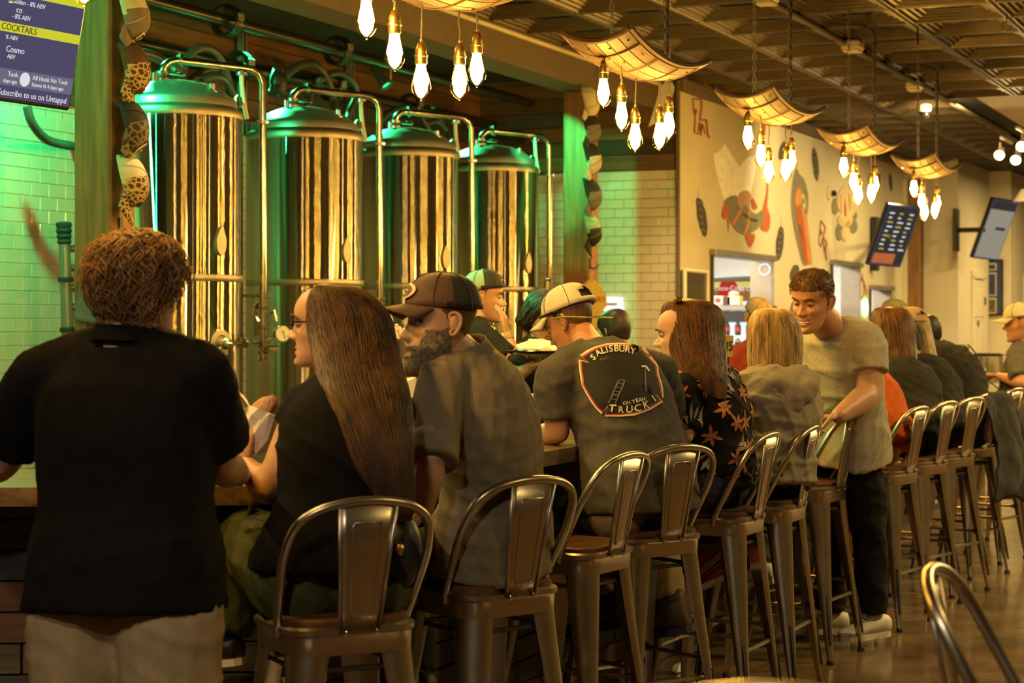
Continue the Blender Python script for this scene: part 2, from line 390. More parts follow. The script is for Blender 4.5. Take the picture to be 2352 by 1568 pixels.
# mural wall with three pass-through windows
WIN = ((15.12, 16.94, 1.19, 2.06), (19.2, 20.42, .95, 2.09), (20.95, 22.0, 1.25, 1.86))
bx = []; xs = XR + .042
for x0, x1, z0, z1 in WIN:
    bx += [((xs + x0) / 2, x0 - xs, 0, CH + .03), ((x0 + x1) / 2, x1 - x0, 0, z0), ((x0 + x1) / 2, x1 - x0, z1, CH + .03)]; xs = x1
bx.append(((xs + 22.75) / 2, 22.75 - xs, 0, CH + .03))
WM = struct('wall_mural', join(*[box((x, YM + .065, (a + b) / 2), (w, .13, b - a)) for x, w, a, b in bx]), 'mural_paint', smooth=False)
struct('trim_1', cbox((18.4, YM - .03, CH - .05), (8.3, .06, .1), .01), 'beam_paint')
struct('trim_2', cbox((XR - .012, YM - .01, 1.7), (.03, .03, 3.4), .004), 'beam_paint')
for i, (x0, x1, z0, z1) in enumerate(WIN):
    w = struct('window_%d' % (i + 1), join(cbox(((x0 + x1) / 2, YM + .04, z1 + .012), (x1 - x0 + .06, .2, .05), .004), cbox(((x0 + x1) / 2, YM + .02, z0 - .015), (x1 - x0 + .08, .3, .035), .006)), 'galv', smooth=False)
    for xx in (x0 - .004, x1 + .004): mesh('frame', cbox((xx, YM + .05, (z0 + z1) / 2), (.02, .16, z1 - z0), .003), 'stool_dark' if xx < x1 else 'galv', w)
    mesh('jamb_lining', box((x1 - .008, YM + .09, (z0 + z1) / 2), (.004, .2, z1 - z0 - .02)), 'band_steel', w)
# kitchen shell behind
struct('wall_kitchen', join(box((18.2, 8.3, 1.4), (8.2, .1, 2.8)), box((XR + .24, 6.6, 1.4), (.1, 3.4, 2.8)), box((22.7, 6.6, 1.4), (.1, 3.4, 2.8)), box((18.6, 6.62, 2.75), (8.3, 3.5, .1))), 'kitchen_white', smooth=False)
# stepped corridor walls at the far end
struct('wall_corridor', join(box((23.15, 4.55, 1.73), (.2, .74, 3.46)), box((24.2, 4.24, 1.73), (2.2, .1, 3.46)), box((25.42, 4.1, 1.73), (.12, .38, 3.46)), box((26.6, 3.96, 1.73), (2.4, .1, 3.46)), box((27.8, 3.2, 1.73), (.1, 1.6, 3.46))), 'white_paint', smooth=False)
struct('wall_far', box((28.2, -1.5, 1.73), (.1, 9, 3.46)), 'white_paint', smooth=False)
struct('wall_right', box((12, -5.6, 1.73), (33, .1, 3.46)), 'beam_paint', smooth=False)
struct('post_end', cbox((22.93, YM - .09, 1.6), (.24, .2, 3.2), .01), 'post_wood')
struct('trim_3', cbox((22.8, YM - .02, 1.6), (.12, .06, 3.2), .008), 'white_paint')
def door(n, x, y, w=.86):
    d = struct('door_%d' % n, join(cbox((x - w / 2 - .05, y, 1.03), (.09, .05, 2.06), .006), cbox((x + w / 2 + .05, y, 1.03), (.09, .05, 2.06), .006), cbox((x, y, 2.08), (w + .2, .05, .1), .006)), 'door_paint')
    lf = mesh('door_leaf', cbox((x, y + .01, 1.0), (w, .04, 2.0), .004), 'door_paint', d)
    for zz, h in ((1.72, .36), (1.12, .62), (.42, .56)):
        for sx in (-1, 1): mesh('panel', cbox((x + sx * w * .23, y - .012, zz), (w * .36, .02, h), .012), 'door_paint', d)
    mesh('door_sign', cbox((x - .1, y - .022, 1.46), (.09, .008, .09), .002), 'galv', d)
    for zz in (.3, 1.75): mesh('hinge', cbox((x + w / 2 + .005, y - .02, zz), (.02, .02, .1), .003), 'black', d)
door(1, 24.45, 4.18, .8); door(2, 26.9, 3.9, .8)
# --- timber posts and the boxed beam
def post(x, label):
    p = mesh('timber_post', cbox((x + .1, 5.08, 1.59), (.2, .2, 3.18), .012), 'post_wood', label=label, category='post', group='timber posts along the bar')
    return p
POST1 = post(6.98, 'green-lit timber post beside the menu screen, hung with caps')
POST2 = post(12.83, 'timber post right of the last tank with a curved hose shadow')
struct('beam_soffit', cbox((9.3, 5.085, 3.33), (9.9, .29, .30), .012), 'beam_paint')
struct('trim_conduit', tube([(5.2, 4.92, CH - .045), (XR, 4.92, CH - .045)], .016, 8), 'white_paint')

# ================================================================== THE BAR
S0 = Vector((4.42, 2.42, 0)); AD = Vector((-.454, .891, 0)).normalized(); AN = Vector((AD.y, -AD.x, 0))
XE = 16.5; BH = 1.07; BW = .62
def off(t, o): return S0 + AD * t + AN * o
e0 = off(2.5, 0); e1 = off(2.5, BW); ic = off(.38, BW)
outline = [S0, Vector((XE, 2.42, 0)), Vector((XE, 3.04, 0)), Vector((ic.x, 3.04, 0)), e1, e0]
fr = off(.2065, .30)
def bar_front():
    t = thing('bar_counter', 'long bar counter with wooden top and dark reclaimed plank front', 'bar', (fr.x, fr.y, 0))
    mesh('counter_top', poly([p + UP * (BH - .05) for p in outline], UP, .05), 'bar_top', t, smooth=False)
    mesh('carcass', join(poly([off(.25, .34), Vector((XE - .1, 2.78, 0)), Vector((XE - .1, 2.98, 0)), off(.42, .58)], UP, 1.0), poly([off(.22, .34), off(.36, .58), off(2.45, .58), off(2.45, .34)], UP, 1.0)), 'black', t, smooth=False)
    mesh('apron', join(cbox(((4.6 + XE) / 2, 2.72, .99), (XE - 4.7, .03, .06), .004), poly([off(.2, .3) + UP * .96, off(2.45, .3) + UP * .96, off(2.45, .33) + UP * .96, off(.2, .33) + UP * .96], UP, .06)), 'black', t, smooth=False)
    random.seed(11); rows = 11; h = .087
    R = Matrix.Rotation(math.atan2(AD.y, AD.x), 3, 'Z')
    order = [3, 0, 1, 2, 2, 4, 5, 0, 1, 3, 4]
    tones = [(.045, .045, .052), (.15, .058, .018), (.115, .085, .045), (.06, .052, .045), (.032, .034, .04), (.13, .09, .05)]
    for i, c in enumerate(tones): wood('bar_plank_%d' % i, [c], .7)
    for r in range(rows):
        z = .957 - h / 2 - h * r
        s = -.0 + random.uniform(0, .2); a = .02
        while a < 2.44:
            l = random.uniform(.55, 1.1); l = min(l, 2.45 - a)
            k = order[r] if random.random() < .75 else random.randrange(6)
            p = off(.2065 + a + l / 2, .315)
            o = bpy.data.objects.new('plank', shared('plank', cbox((0, 0, 0), (l - .006, .024 + random.uniform(0, .01), h - .005), .003), 'bar_plank_%d' % k, True)); COL.objects.link(o)
            o.parent = t; o.location = Vector((p.x, p.y, z)) - ORG[t.name]; o.rotation_euler = (0, 0, math.atan2(AD.y, AD.x)); a += l
        x = fr.x + .02
        while x < XE - .15:
            l = min(random.uniform(.9, 1.9), XE - .1 - x)
            mesh('plank', cbox((x + l / 2, 2.755, z), (l - .006, .024 + random.uniform(0, .01), h - .005), .003), 'bar_plank_%d' % random.randrange(6), t); x += l
bar_front()

# ================================================================== BREWING TANKS
YT = 5.68; TX = (8.56, 9.93, 11.28, 12.66); TR = .35
TLAB = ('shiny steel beer tank nearest the left post, its pipe leading to a round gauge', 'second shiny steel beer tank from the left post', 'third shiny steel beer tank, behind the bearded man in the dark cap', 'fourth and farthest shiny steel beer tank, beside the right timber post')
def on_shell(ang, z, r): return Vector((math.cos(ang) * r, math.sin(ang) * r, z))
ANG = math.atan2(-YT, -TX[0]) + math.radians(40)
ring = lambda c, R, r, ax='z', n=20, m=6: tube([Vector(c) + (Vector((math.cos(2 * math.pi * k / n) * R, math.sin(2 * math.pi * k / n) * R, 0)) if ax == 'z' else Vector((0, math.cos(2 * math.pi * k / n) * R, math.sin(2 * math.pi * k / n) * R)) if ax == 'x' else Vector((math.cos(2 * math.pi * k / n) * R, 0, math.sin(2 * math.pi * k / n) * R))) for k in range(n)], r, m, loop=True)
def clampring(c, r, h=.022, axis=(0, 0, 1)):
    a = Vector(axis).normalized(); q = a.orthogonal().normalized()
    return join(lathe([(r, -h / 2), (r + .014, -h / 2 + .004), (r + .014, h / 2 - .004), (r, h / 2)], 16, c, a), cbox(Vector(c) + q * (r + .024), (.02, .02, .02), .004))
def tank(i):
    t = thing('beer_tank', TLAB[i], 'tank', (0, 0, 0), 'steel beer tanks in a row')
    mesh('shell', lathe([(TR, .72), (TR, 2.575)], 128), 'tank_steel', t, ang=180)
    mesh('cone_bottom', lathe([(TR - .004, .73), (TR - .02, .68), (.06, .36), (.045, .30)], 48), 'dome_steel', t)
    mesh('top_rim', lathe([(TR - .001, 2.572), (TR + .002, 2.58), (TR + .002, 2.612), (TR - .006, 2.622), (TR - .03, 2.64), (TR - .045, 2.647)], 96), 'band_steel', t, ang=60)
    mesh('dome', lathe([(TR - .026, 2.63), (TR - .03, 2.668), (TR - .038, 2.682), (TR - .07, 2.70), (TR * .68, 2.737), (TR * .46, 2.768), (TR * .22, 2.785), (.02, 2.79)], 96), 'dome_steel', t, ang=60)
    mesh('weld_band', lathe([(TR + .0015, 1.71), (TR + .003, 1.712), (TR + .003, 1.744), (TR + .0015, 1.746)], 96), 'band_steel', t)
    for k in range(4):
        a = math.pi / 4 + k * math.pi / 2; p = on_shell(a, 0, TR - .05)
        mesh('leg', cap_tube([p + UP * .03, p + UP * .8], (.028, .028)), 'band_steel', t)
    # overhead outlet pipe
    s = Vector((-.05, .06, 0)); d = Vector((.75, -.66, 0)); e = s + d * .56
    pts = [s + UP * 2.78, s + UP * 2.83, s + UP * 2.86 + d * .012, s + UP * 2.885 + d * .04, s + UP * 2.895 + d * .08, s + d * .45 + UP * 2.875, s + d * .50 + UP * 2.87, s + d * .54 + UP * 2.845, e + UP * 2.80, e + UP * 1.34]
    pp = mesh('outlet_pipe', tube(pts, .0205, 14), 'steel', t, ang=60)
    mesh('pipe_flange', lathe([(.022, 0), (.045, .002), (.045, .02), (.03, .026), (.022, .04)], 18, s + UP * 2.775), 'steel', pp)
    mesh('dome_clamp', join(clampring(s + UP * 2.825, .026), cap_tube([s + UP * 2.822 + VR * .02, s + UP * 2.815 + VR * .11], (.008, .012), 8)), 'steel', pp)
    mesh('elbow_clamp', clampring(s + UP * 2.895 + d * .10, .023, .02, d), 'steel', pp)
    mesh('tee_clamp', clampring(s + d * .44 + UP * 2.845, .02), 'steel', pp)
    mesh('sight_tube', tube(spline([s + d * .44 + UP * 2.86, s + d * .44 + UP * 2.80, s + d * .45 + UP * 2.7, s + d * .47 + UP * 2.6], 5), .013, 8), 'white_plastic', pp)
    for z in (2.585, 1.64):
        q = e + UP * z; inn = Vector((e.x, e.y, 0)).normalized() * (TR - .01) + UP * z
        mesh('pipe_bracket', join(tube([inn, q], .009, 8), clampring(q, .024, .024)), 'steel', pp)
    for z in (1.575, 1.47, 1.365): mesh('pipe_clamp', clampring(e + UP * z, .024), 'chrome', pp)
    mesh('pipe_end', lathe([(.02, 0), (.034, .0), (.034, -.012), (.022, -.03), (.034, -.045), (.034, -.055), (.0, -.055)][::-1], 16, e + UP * 1.34), 'chrome', pp)
    mesh('butterfly_valve', join(cbox(e + UP * 1.352 + VR * .05, (.1, .03, .035), .008), tube([e + UP * 1.50 - VR * .02 + VF * -.03, e + UP * 1.56 - VR * .05 - VF * .03, e + UP * 1.6 - VR * .02 - VF * .03], .012, 8), tube([e + UP * 1.42 - VR * .035, e + UP * 1.55 - VR * .04], .012, 8), tube([e + UP * 1.53 + VR * .03, e + UP * 1.56 + VR * .06, e + UP * 1.50 + VR * .075], .012, 8)), 'chrome', pp)
    # gauge
    gd = dirv(.42, -.9); g = e + VR * .115 + UP * 1.435 - VF * .05
    ga = mesh('pressure_gauge', join(lathe([(.012, -.07), (.03, -.06), (.046, -.05), (.05, -.03), (.05, 0), (.044, .004), (.044, -.002), (.0, -.002)], 28, g, gd), tube([e + UP * 1.40, e + UP * 1.415 + VR * .05, g - gd * .06], .012, 8)), 'chrome', t)
    gx = UP.cross(gd).normalized(); MG = frame(g + gd * .002, gx, UP, gd)
    mesh('gauge_face', lathe([(.041, 0), (.0, .001)], 24, g + gd * .001, gd), 'paper', ga)
    mesh('gauge_needle', xf(join(poly([(-.002, .012, 0), (.002, .012, 0), (.016, -.03, 0), (.012, -.032, 0)], UP, .001), poly([(-.012, .01, 0), (.012, .01, 0), (.012, .012, 0), (-.012, .012, 0)], UP, .001)), MG), 'black', ga)
    # sample port, valve handle, drop plate, manway
    c = on_shell(ANG, 1.385, TR + .001); n = on_shell(ANG, 0, 1); sd = UP.cross(n).normalized()
    mesh('port_plate', lathe([(.072, 0), (.072, .006), (.045, .008), (.04, .004), (.0, .004)], 30, c, n), 'band_steel', t)
    q = c + n * .06
    vl = mesh('sample_valve', join(tube([c, q], .016, 10), clampring(c + n * .035, .016, .02, n), tube([q + UP * .005, q * .5 + (e + UP * 1.40) * .5, e + UP * 1.385], .012, 8), clampring(q * .55 + (e + UP * 1.39) * .45, .014, .02, (e - Vector((q.x, q.y, 0)))), ell(q, (.022, .022, .022))), 'chrome', t)
    mesh('valve_handle', cap_tube([q + VR * .01 - UP * .02, q + VR * .004 - UP * .12], (.011, .011), 8), 'black', vl)
    dp = []
    for k in range(24):
        a = 2 * math.pi * k / 24; w = .033 * math.sin(a) * (1 - .55 * (max(0, math.cos(a))) ** 1.2); h = .074 * math.cos(a) - .01
        dp.append((w, h))
    V = [on_shell(ANG + w / TR, 1.93 + h, TR + dz) for dz in (.0, .012) for w, h in dp]
    mesh('drop_plate', (V, [tuple(range(24, 48)), tuple(range(24))[::-1]] + [(k, (k + 1) % 24, 24 + (k + 1) % 24, 24 + k) for k in range(24)]), 'band_steel', t)
    mesh('manway', lathe([(.16, -.03), (.17, .02), (.15, .03), (.14, .02), (.0, .035)], 32, on_shell(ANG + .1, .98, TR), n), 'band_steel', t)
    # small fittings on the dome
    for k, (a, rr, hh) in enumerate(((2.6, .13, .085), (4.6, .24, .05), (.9, .25, .06))):
        p = on_shell(a, 2.765 - rr * .25, rr); mesh('dome_fitting', lathe([(.03, -.01), (.03, .012), (.016, .016), (.016, hh), (.0, hh)], 14, p), 'steel', t)
    p = on_shell(ANG + 1.2, 2.66, TR - .02); mesh('lifting_lug', tube([p, p + UP * .05, p + UP * .065 + VR * .015, p + UP * .05 + VR * .03, p + VR * .03], .008, 6), 'steel', t)
    t.location = (TX[i], YT, 0); return t
for i in range(4): tank(i)
# --- pipework, hoses and strut on the back wall
def hang_pipe(y, z, r, label, xs):
    t = thing('black_pipe', label, 'pipe', (10, y, z), 'black pipes along the back wall')
    mesh('pipe', tube([(6.2, y, z), (XR - .1, y, z)], r, 16), 'pipe_black', t)
    for x in xs: mesh('pipe_hanger', join(ring((x, y, z), r + .05, .014, 'x', 24, 6), ring((x + .022, y, z), r + .05, .014, 'x', 24, 6), ring((x + .044, y, z), r + .05, .014, 'x', 24, 6)), 'pipe_black', t)
    for x in xs: mesh('hanger_bolt', cbox((x + .02, y - r - .055, z + .02), (.06, .03, .05), .008), 'galv', t)
hang_pipe(6.0, 3.27, .036, 'upper black pipe on the plank wall above the tanks', (8.35, 9.55, 10.9))
hang_pipe(6.32, 3.10, .034, 'lower black pipe on the plank wall behind the tanks', (8.9, 10.2, 11.4, 12.6))
for x, l in ((9.15, 'left steel strut channel on the plank wall holding the black pipes'), (10.45, 'middle steel strut channel on the plank wall holding the black pipes'), (11.9, 'right steel strut channel on the plank wall holding the black pipes')):
    mesh('strut_channel', join(cbox((x - .018, 6.44, 3.05), (.006, .05, .72), .002), cbox((x + .018, 6.44, 3.05), (.006, .05, .72), .002), cbox((x, 6.462, 3.05), (.04, .006, .72), .002)), 'galv', label=l, category='channel', group='strut channels')
HOSES = (([(318, 120), (350, 128), (385, 148), (410, 165)], 5.9, .026, 'short green-lit hose coming out behind the left post'),
  ([(418, 178), (425, 140), (450, 114), (480, 112), (505, 135), (522, 180), (535, 250)], 6.1, .027, 'tall hose loop rising behind the nearest tank'),
  ([(430, 190), (465, 165), (500, 158)], 6.15, .022, 'short straight hose crossing the tall loop behind the nearest tank'),
  ([(455, 200), (480, 178), (515, 182), (540, 230), (545, 290)], 6.05, .02, 'small hose loop right behind the nearest dome'),
  ([(622, 215), (655, 175), (690, 150), (725, 150), (752, 185), (765, 225), (772, 270)], 6.1, .027, 'large dark hose arch behind the second tank'),
  ([(752, 172), (780, 168), (808, 185), (820, 215), (800, 260), (790, 285)], 6.12, .022, 'smaller hose arch right of the large one behind the second tank'),
  ([(690, 300), (705, 240), (722, 196), (740, 180)], 6.0, .024, 'hose leaning up behind the second dome'),
  ([(868, 285), (890, 262), (925, 248), (965, 265), (985, 300)], 6.1, .022, 'low hose arch behind the third tank'),
  ([(975, 285), (1005, 278), (1025, 300), (1030, 330)], 6.1, .02, 'small hose hump between third and fourth tank'),
  ([(62, 245), (75, 285), (110, 322), (168, 336)], 6.2, .024, 'dark hose hanging below the menu screen on green tiles'))
for pts, y, r, l in HOSES: mesh('hose', tube(spline([PY(a, b, y) for a, b in pts] + [PY(*pts[-1], YB - .02)], 7), r, 12), 'hose', label=l, category='hose', group='brewery hoses')
def can(p, aim, l):
    a = (Vector(aim) - Vector(p)).normalized(); t = thing('stage_spot', l, 'spotlight', p, 'green spotlights')
    mesh('housing', lathe([(.0, -.12), (.028, -.12), (.034, -.1), (.034, .0), (.044, .02), (.044, .05), (.036, .05), (.036, .0)], 18, p, a), 'hose', t); mesh('yoke', tube([Vector(p) + UP * .5, Vector(p) + UP * .07 + VR * .05, Vector(p) + VR * .05], .007, 6), 'galv', t)
    mesh('lens', lathe([(.034, .03), (.0, .034)], 16, p, a), glow('green_lens', GREEN, 2), t)
can(PY(880, 185, 5.75), (11.0, 5.2, 2.4), 'small green spotlight tilted among the pipes above the third tank')
mesh('valve_cluster', join(ell(PY(640, 190, 6.0), (.07, .05, .10)), tube([PY(640, 160, 6.0), PY(632, 215, 6.0)], .04, 10), cbox(PY(650, 215, 6.0), (.1, .08, .06), .02)), 'black', label='dark pump head between the hoses behind the second tank', category='pump')

# ================================================================== CAPS (worn and hung)
def cap_parts(parent, M, cols, bill_col, patch=None, s=1.0, opening=True, btag=True, name='cap', org=None, tagcol=None, props=None):
    """local frame: y = where the bill points, z = crown up, x = right. cols = (front, back) materials"""
    nA, nB = 36, 9; rows = []; CB, CHH = .044, .095
    for j in range(nB + 1):
        ph = j / nB * math.pi / 2
        rows.append([Vector((.087 * math.sin(a) * math.cos(ph) ** .75, (.108 * math.cos(a) - .004) * math.cos(ph) ** .75 + .0, CB + CHH * math.sin(ph))) for a in [2 * math.pi * k / nA for k in range(nA)]])
    V, Fc = loft(rows, cap=False); mi = []; keep = []
    for f in Fc:
        c = sum((V[i] for i in f), Vector()) / 4
        if opening and c.y < -.05 and abs(c.x) < .044 and .056 < c.z < .108 - abs(c.x) * .7: continue
        keep.append(f); mi.append(0 if c.y > .012 - c.z * .12 else 1)
    S = M @ Matrix.Scale(s, 4)
    kw = props or {}
    o = mesh(name, xf((V, keep), S), list(cols), parent, mi=mi, org=org, **kw)
    sol = o.modifiers.new('t', 'SOLIDIFY'); sol.thickness = .003; sol.offset = 1
    nu, nv = 15, 6; top = []
    for j in range(nv + 1):
        v = j / nv; r = []
        for i in range(nu):
            u = -1 + 2 * i / (nu - 1); th = u * 1.15
            r.append(Vector((.084 * math.sin(th) * (1 - .12 * v), .098 * math.cos(th * .95) + v * .076 * (1 - .38 * u * u), .049 - .028 * u * u * (.4 + .6 * v) - .014 * v)))
        top.append(r)
    b = loft(top, cap=False, closed=False)
    bo = mesh('bill', xf(b, S), bill_col, o); sb = bo.modifiers.new('t', 'SOLIDIFY'); sb.thickness = .004; sb.offset = 0
    mesh('button', xf(ell((0, -.002, .140), (.007, .007, .004), n=8, m=5), S), cols[0], o)
    seam = [tube([Vector((.0885 * math.sin(a) * math.cos(ph) ** .75, (.1095 * math.cos(a) - .004) * math.cos(ph) ** .75, CB + (CHH + .0015) * math.sin(ph))) for ph in [k / 8 * math.pi / 2 for k in range(9)]], .0013, 4) for a in (0, 1.05, -1.05, 2.1, -2.1)]
    mesh('seam', xf(join(*seam), S), cols[1] if cols[0] != cols[1] else 'cord', o)
    if patch:
        w, h, pm, sh, rim = patch; n = 20; P2 = []
        for k in range(n):
            a = 2 * math.pi * k / n; ca, sa = math.cos(a), math.sin(a)
            e = 1 if sh == 'oval' else .35
            P2.append((w * math.copysign(abs(ca) ** e, ca), h * math.copysign(abs(sa) ** e, sa)))
        def onc(x, z, d): # on the front panel
            zz = .084 + z; k = max(.05, 1 - ((zz - CB) / CHH) ** 2) ** .375
            return Vector((x, math.sqrt(max(0, 1 - (x / (.087 * k)) ** 2)) * .108 * k + d, zz))
        pv = [onc(x * 1.18, z * 1.18, .003) for x, z in P2] + [onc(x * .9, z * .9, .0046) for x, z in P2]
        po = mesh('patch', xf((pv, [(i, (i + 1) % n, n + (i + 1) % n, n + i) for i in range(n)]), S), rim, o)
        mesh('patch_face', xf(([onc(x * .92, z * .92, .005) for x, z in P2], [tuple(range(n))]), S), pm, o)
        mk = [tube([onc(-w * .6, -h * .1, .006), onc(-w * .2, h * .25, .006), onc(w * .2, -h * .15, .006), onc(w * .6, h * .2, .006)], .0016, 4), tube([onc(-w * .55, -h * .45, .006), onc(w * .55, -h * .45, .006)], .0016, 4)]
        mesh('patch_mark', xf(join(*mk), S), rim, o)
    if tagcol: mesh('bill_sticker', xf(cbox((.0, .145, .042), (.026, .03, .003), .001), S), tagcol, o)
    return o
mat('cap_cream', (.5, .46, .36), .85, 0, .08, 40, .1, 300); mat('cap_tan', (.30, .215, .115), .85, 0, .1, 40, .1, 300); mat('cap_grey', (.15, .13, .105), .85, 0, .1, 40, .1, 300)
mat('cap_brown', (.075, .038, .02), .8, 0, .15, 40, .1, 300); mat('cap_black', (.012, .012, .011), .75, 0, .2, 40); mat('cap_mint', (.22, .38, .25), .8, 0, .1, 40); mat('cap_olive', (.13, .12, .055), .8, 0, .2, 40)
def camo(name, cs, sc):
    m = bpy.data.materials.new(name); m.use_nodes = True; nt = m.node_tree; b = nt.nodes['Principled BSDF']; L = nt.links.new
    tc = nt.nodes.new('ShaderNodeTexCoord'); v = nt.nodes.new('ShaderNodeTexVoronoi'); v.feature = 'DISTANCE_TO_EDGE'; v.inputs['Scale'].default_value = sc; L(tc.outputs['Object'], v.inputs[0])
    r = nt.nodes.new('ShaderNodeValToRGB'); r.color_ramp.interpolation = 'CONSTANT'; r.color_ramp.elements[0].color = (*cs[0], 1); r.color_ramp.elements[1].color = (*cs[1], 1); r.color_ramp.elements[1].position = .12; L(v.outputs['Distance'], r.inputs[0]); L(r.outputs[0], b.inputs['Base Color']); b.inputs['Roughness'].default_value = .85; M_[name] = m
camo('camo_tan', ((.42, .32, .16), (.05, .035, .02)), 42); camo('camo_grey', ((.16, .13, .10), (.03, .025, .02)), 30)
def hung_cap(px, py, Y, cols, bill, label, patch=None, s=1.0, yaw=0.0, tag='paper', grp='caps hung on the left post'):
    p = PY(px - 30, py, Y); s *= 1.12; z = Vector((math.sin(yaw), -math.cos(yaw), .25)).normalized(); y = Vector((0, 0, -1)); y = (y - z * y.dot(z)).normalized(); x = y.cross(z)
    o = cap_parts(None, frame(p, x, y, z), cols, bill, patch, s, tagcol=tag, name='baseball_cap')
    o['label'] = label; o['category'] = 'cap'; o['group'] = grp; return o
mat('patch_black', (.01, .01, .01), .6); mat('patch_brown', (.10, .04, .015), .6); mat('thread', (.55, .47, .32), .7)
YH = 4.965
hung_cap(291, 40, YH, ('cap_grey', 'cap_cream'), 'cap_grey', 'topmost cap on the left post, grey front and white mesh back', (.024, .017, 'patch_black', 'sq', 'thread'), yaw=.5)
hung_cap(294, 165, YH, ('camo_tan', 'cap_brown'), 'camo_tan', 'brown mesh cap with pale camouflage bill, second on left post', (.024, .014, 'patch_brown', 'sq', 'patch_brown'), yaw=.5)
hung_cap(290, 298, YH, ('camo_grey', 'cap_black'), 'camo_grey', 'black cap with large round patch, third on left post', (.03, .028, 'patch_black', 'oval', 'thread'), yaw=.6)
hung_cap(289, 425, YH, ('camo_tan', 'cap_cream'), 'camo_tan', 'lowest cap on the left post, white mesh over spotted camouflage', (.02, .012, 'patch_black', 'sq', 'patch_black'), yaw=.5)
g2 = 'caps hung on the right post'
hung_cap(1357, 240, YH, ('cap_cream', 'cap_cream'), 'cap_cream', 'topmost pale cap on the right post, behind a bulb', None, yaw=.3, grp=g2)
hung_cap(1360, 300, YH, ('cap_grey', 'cap_black'), 'cap_black', 'dark cap second from the top on the right post', None, yaw=.3, grp=g2)
hung_cap(1362, 370, YH, ('cap_cream', 'cap_black'), 'cap_cream', 'black and white cap, third from the top on the right post', None, yaw=.4, grp=g2)
hung_cap(1362, 452, YH, ('cap_grey', 'cap_black'), 'cap_grey', 'grey cap with black back and square patch on the right post', (.022, .014, 'patch_black', 'sq', 'thread'), yaw=.4, grp=g2)
hung_cap(1362, 535, YH, ('cap_black', 'cap_mint'), 'cap_black', 'lowest cap on the right post, mint mesh back and black bill', (.022, .014, 'patch_black', 'sq', 'thread'), yaw=.4, grp=g2)
for (px, py, l) in ((278, 525, 'black iron coat hook on the left post below the caps'), (1356, 608, 'black iron coat hook on the right post above the yellow shirt')):
    p = PY(px, py, 4.975); mesh('coat_hook', join(tube([p + UP * .05, p - UP * .01, p + Vector((0, -.02, -.03)), p + Vector((.01, -.045, -.02)), p + Vector((.015, -.055, .005))], .006, 6), cbox(p + UP * .01, (.03, .008, .08), .003)), 'black', label=l, category='hook', group='coat hooks')
# --- hung shirts
def cloth(name, pts, th, m, amp=.006, **k):
    """draped cloth from a grid of world points (rows), thickened and rumpled"""
    R = [[Vector(p) for p in r] for r in pts]; V, Fc = loft(R, cap=False, closed=False)
    o = mesh(name, (V, Fc), m, ang=180, **k)
    s = o.modifiers.new('s', 'SUBSURF'); s.levels = s.render_levels = 2; dm = o.modifiers.new('d', 'DISPLACE'); tx = bpy.data.textures.get('folds') or bpy.data.textures.new('folds', 'CLOUDS'); tx.noise_scale = .07; dm.texture = tx; dm.strength = amp * 6; dm.texture_coords = 'LOCAL'
    q = o.modifiers.new('t', 'SOLIDIFY'); q.thickness = th; return o
mat('cloth_grey', (.13, .15, .14), .9, 0, .15, 30, .2, 200); mat('cloth_yellow', (.55, .42, .12), .85, 0, .08, 30, .2, 200); mat('print_red', (.42, .05, .03), .7, 0, .05)
ys = thing('hanging_shirt', 'yellow tee shirt with red print on a hanger below the right post caps', 'shirt', PY(1358, 720, 4.93))
sh = [(-.02, .02), (-.06, -.02), (-.105, -.09), (-.11, -.16), (-.085, -.19), (-.082, -.32), (.082, -.32), (.085, -.19), (.11, -.16), (.105, -.09), (.06, -.02), (.02, .02), (0, .004)]
pc = PY(1358, 650, 4.93); A_ = dirv(1, .25)
mesh('shirt_body', poly([pc + A_ * x + UP * z for x, z in sh], A_.cross(UP), .03), 'cloth_yellow', ys, smooth=False)
mesh('hanger', join(tube([pc + UP * .02, pc + UP * .06, pc + A_ * .015 + UP * .075, pc + A_ * .02 + UP * .06], .004, 6), tube([pc + A_ * -.08 - UP * .03, pc + UP * .03, pc + A_ * .08 - UP * .03], .006, 6)), 'cloth_yellow', ys)
nrm = A_.cross(UP); nrm = nrm if nrm.dot(-VF) > 0 else -nrm
mesh('lettering', text('EXPORT', .052, frame(pc - UP * .12 + nrm * .034, A_, UP, nrm), .002), 'print_red', ys, smooth=False)
gs = [[PX(p[0], p[1], 6.94) for p in r] for r in ([(205, 622), (222, 618), (240, 622)], [(190, 660), (215, 655), (245, 660)], [(178, 705), (208, 700), (250, 705)], [(172, 735), (200, 745), (250, 742)])]
for i, r in enumerate(gs):
    for j, p in enumerate(r): p.x += -.03 * ((i + j) % 2)
cloth('hanging_cloth', gs, .006, 'cloth_grey', label='grey-green cloth hung on the left post behind the curly-haired man', category='cloth')
# --- telescopic ladder by the green wall
lt = thing('telescopic_ladder', 'grey telescopic ladder with black ribbed caps leaning on green tiles', 'ladder', PY(155, 900, 6.3))
for k, dx in enumerate((0, 46)):
    a = PY(148 + dx, 560, 6.3); b = PY(155 + dx, 760, 6.3); b2 = b + (b - a) * 3.02
    mesh('stile', tube([a, b, b2], [.03, .033, .036], 14), 'galv', lt)
    mesh('ribbed_cap', lathe([(.034, 0), (.04, .01), (.034, .025), (.042, .04), (.036, .055), (.044, .07), (.038, .085), (.044, .1), (.04, .115), (.02, .12), (.0, .12)], 16, a, (a - b)), 'rubber', lt)
    for y in (642, 757): mesh('collar', lathe([(.04, -.012), (.043, 0), (.04, .014)], 16, PY(148 + dx + (y - 560) * .035, y, 6.3), (a - b)), 'rubber', lt)
for y in (571, 615, 660, 705): mesh('rung', tube([PY(152, y, 6.3), PY(196, y, 6.3)], .02, 12), 'galv', lt)

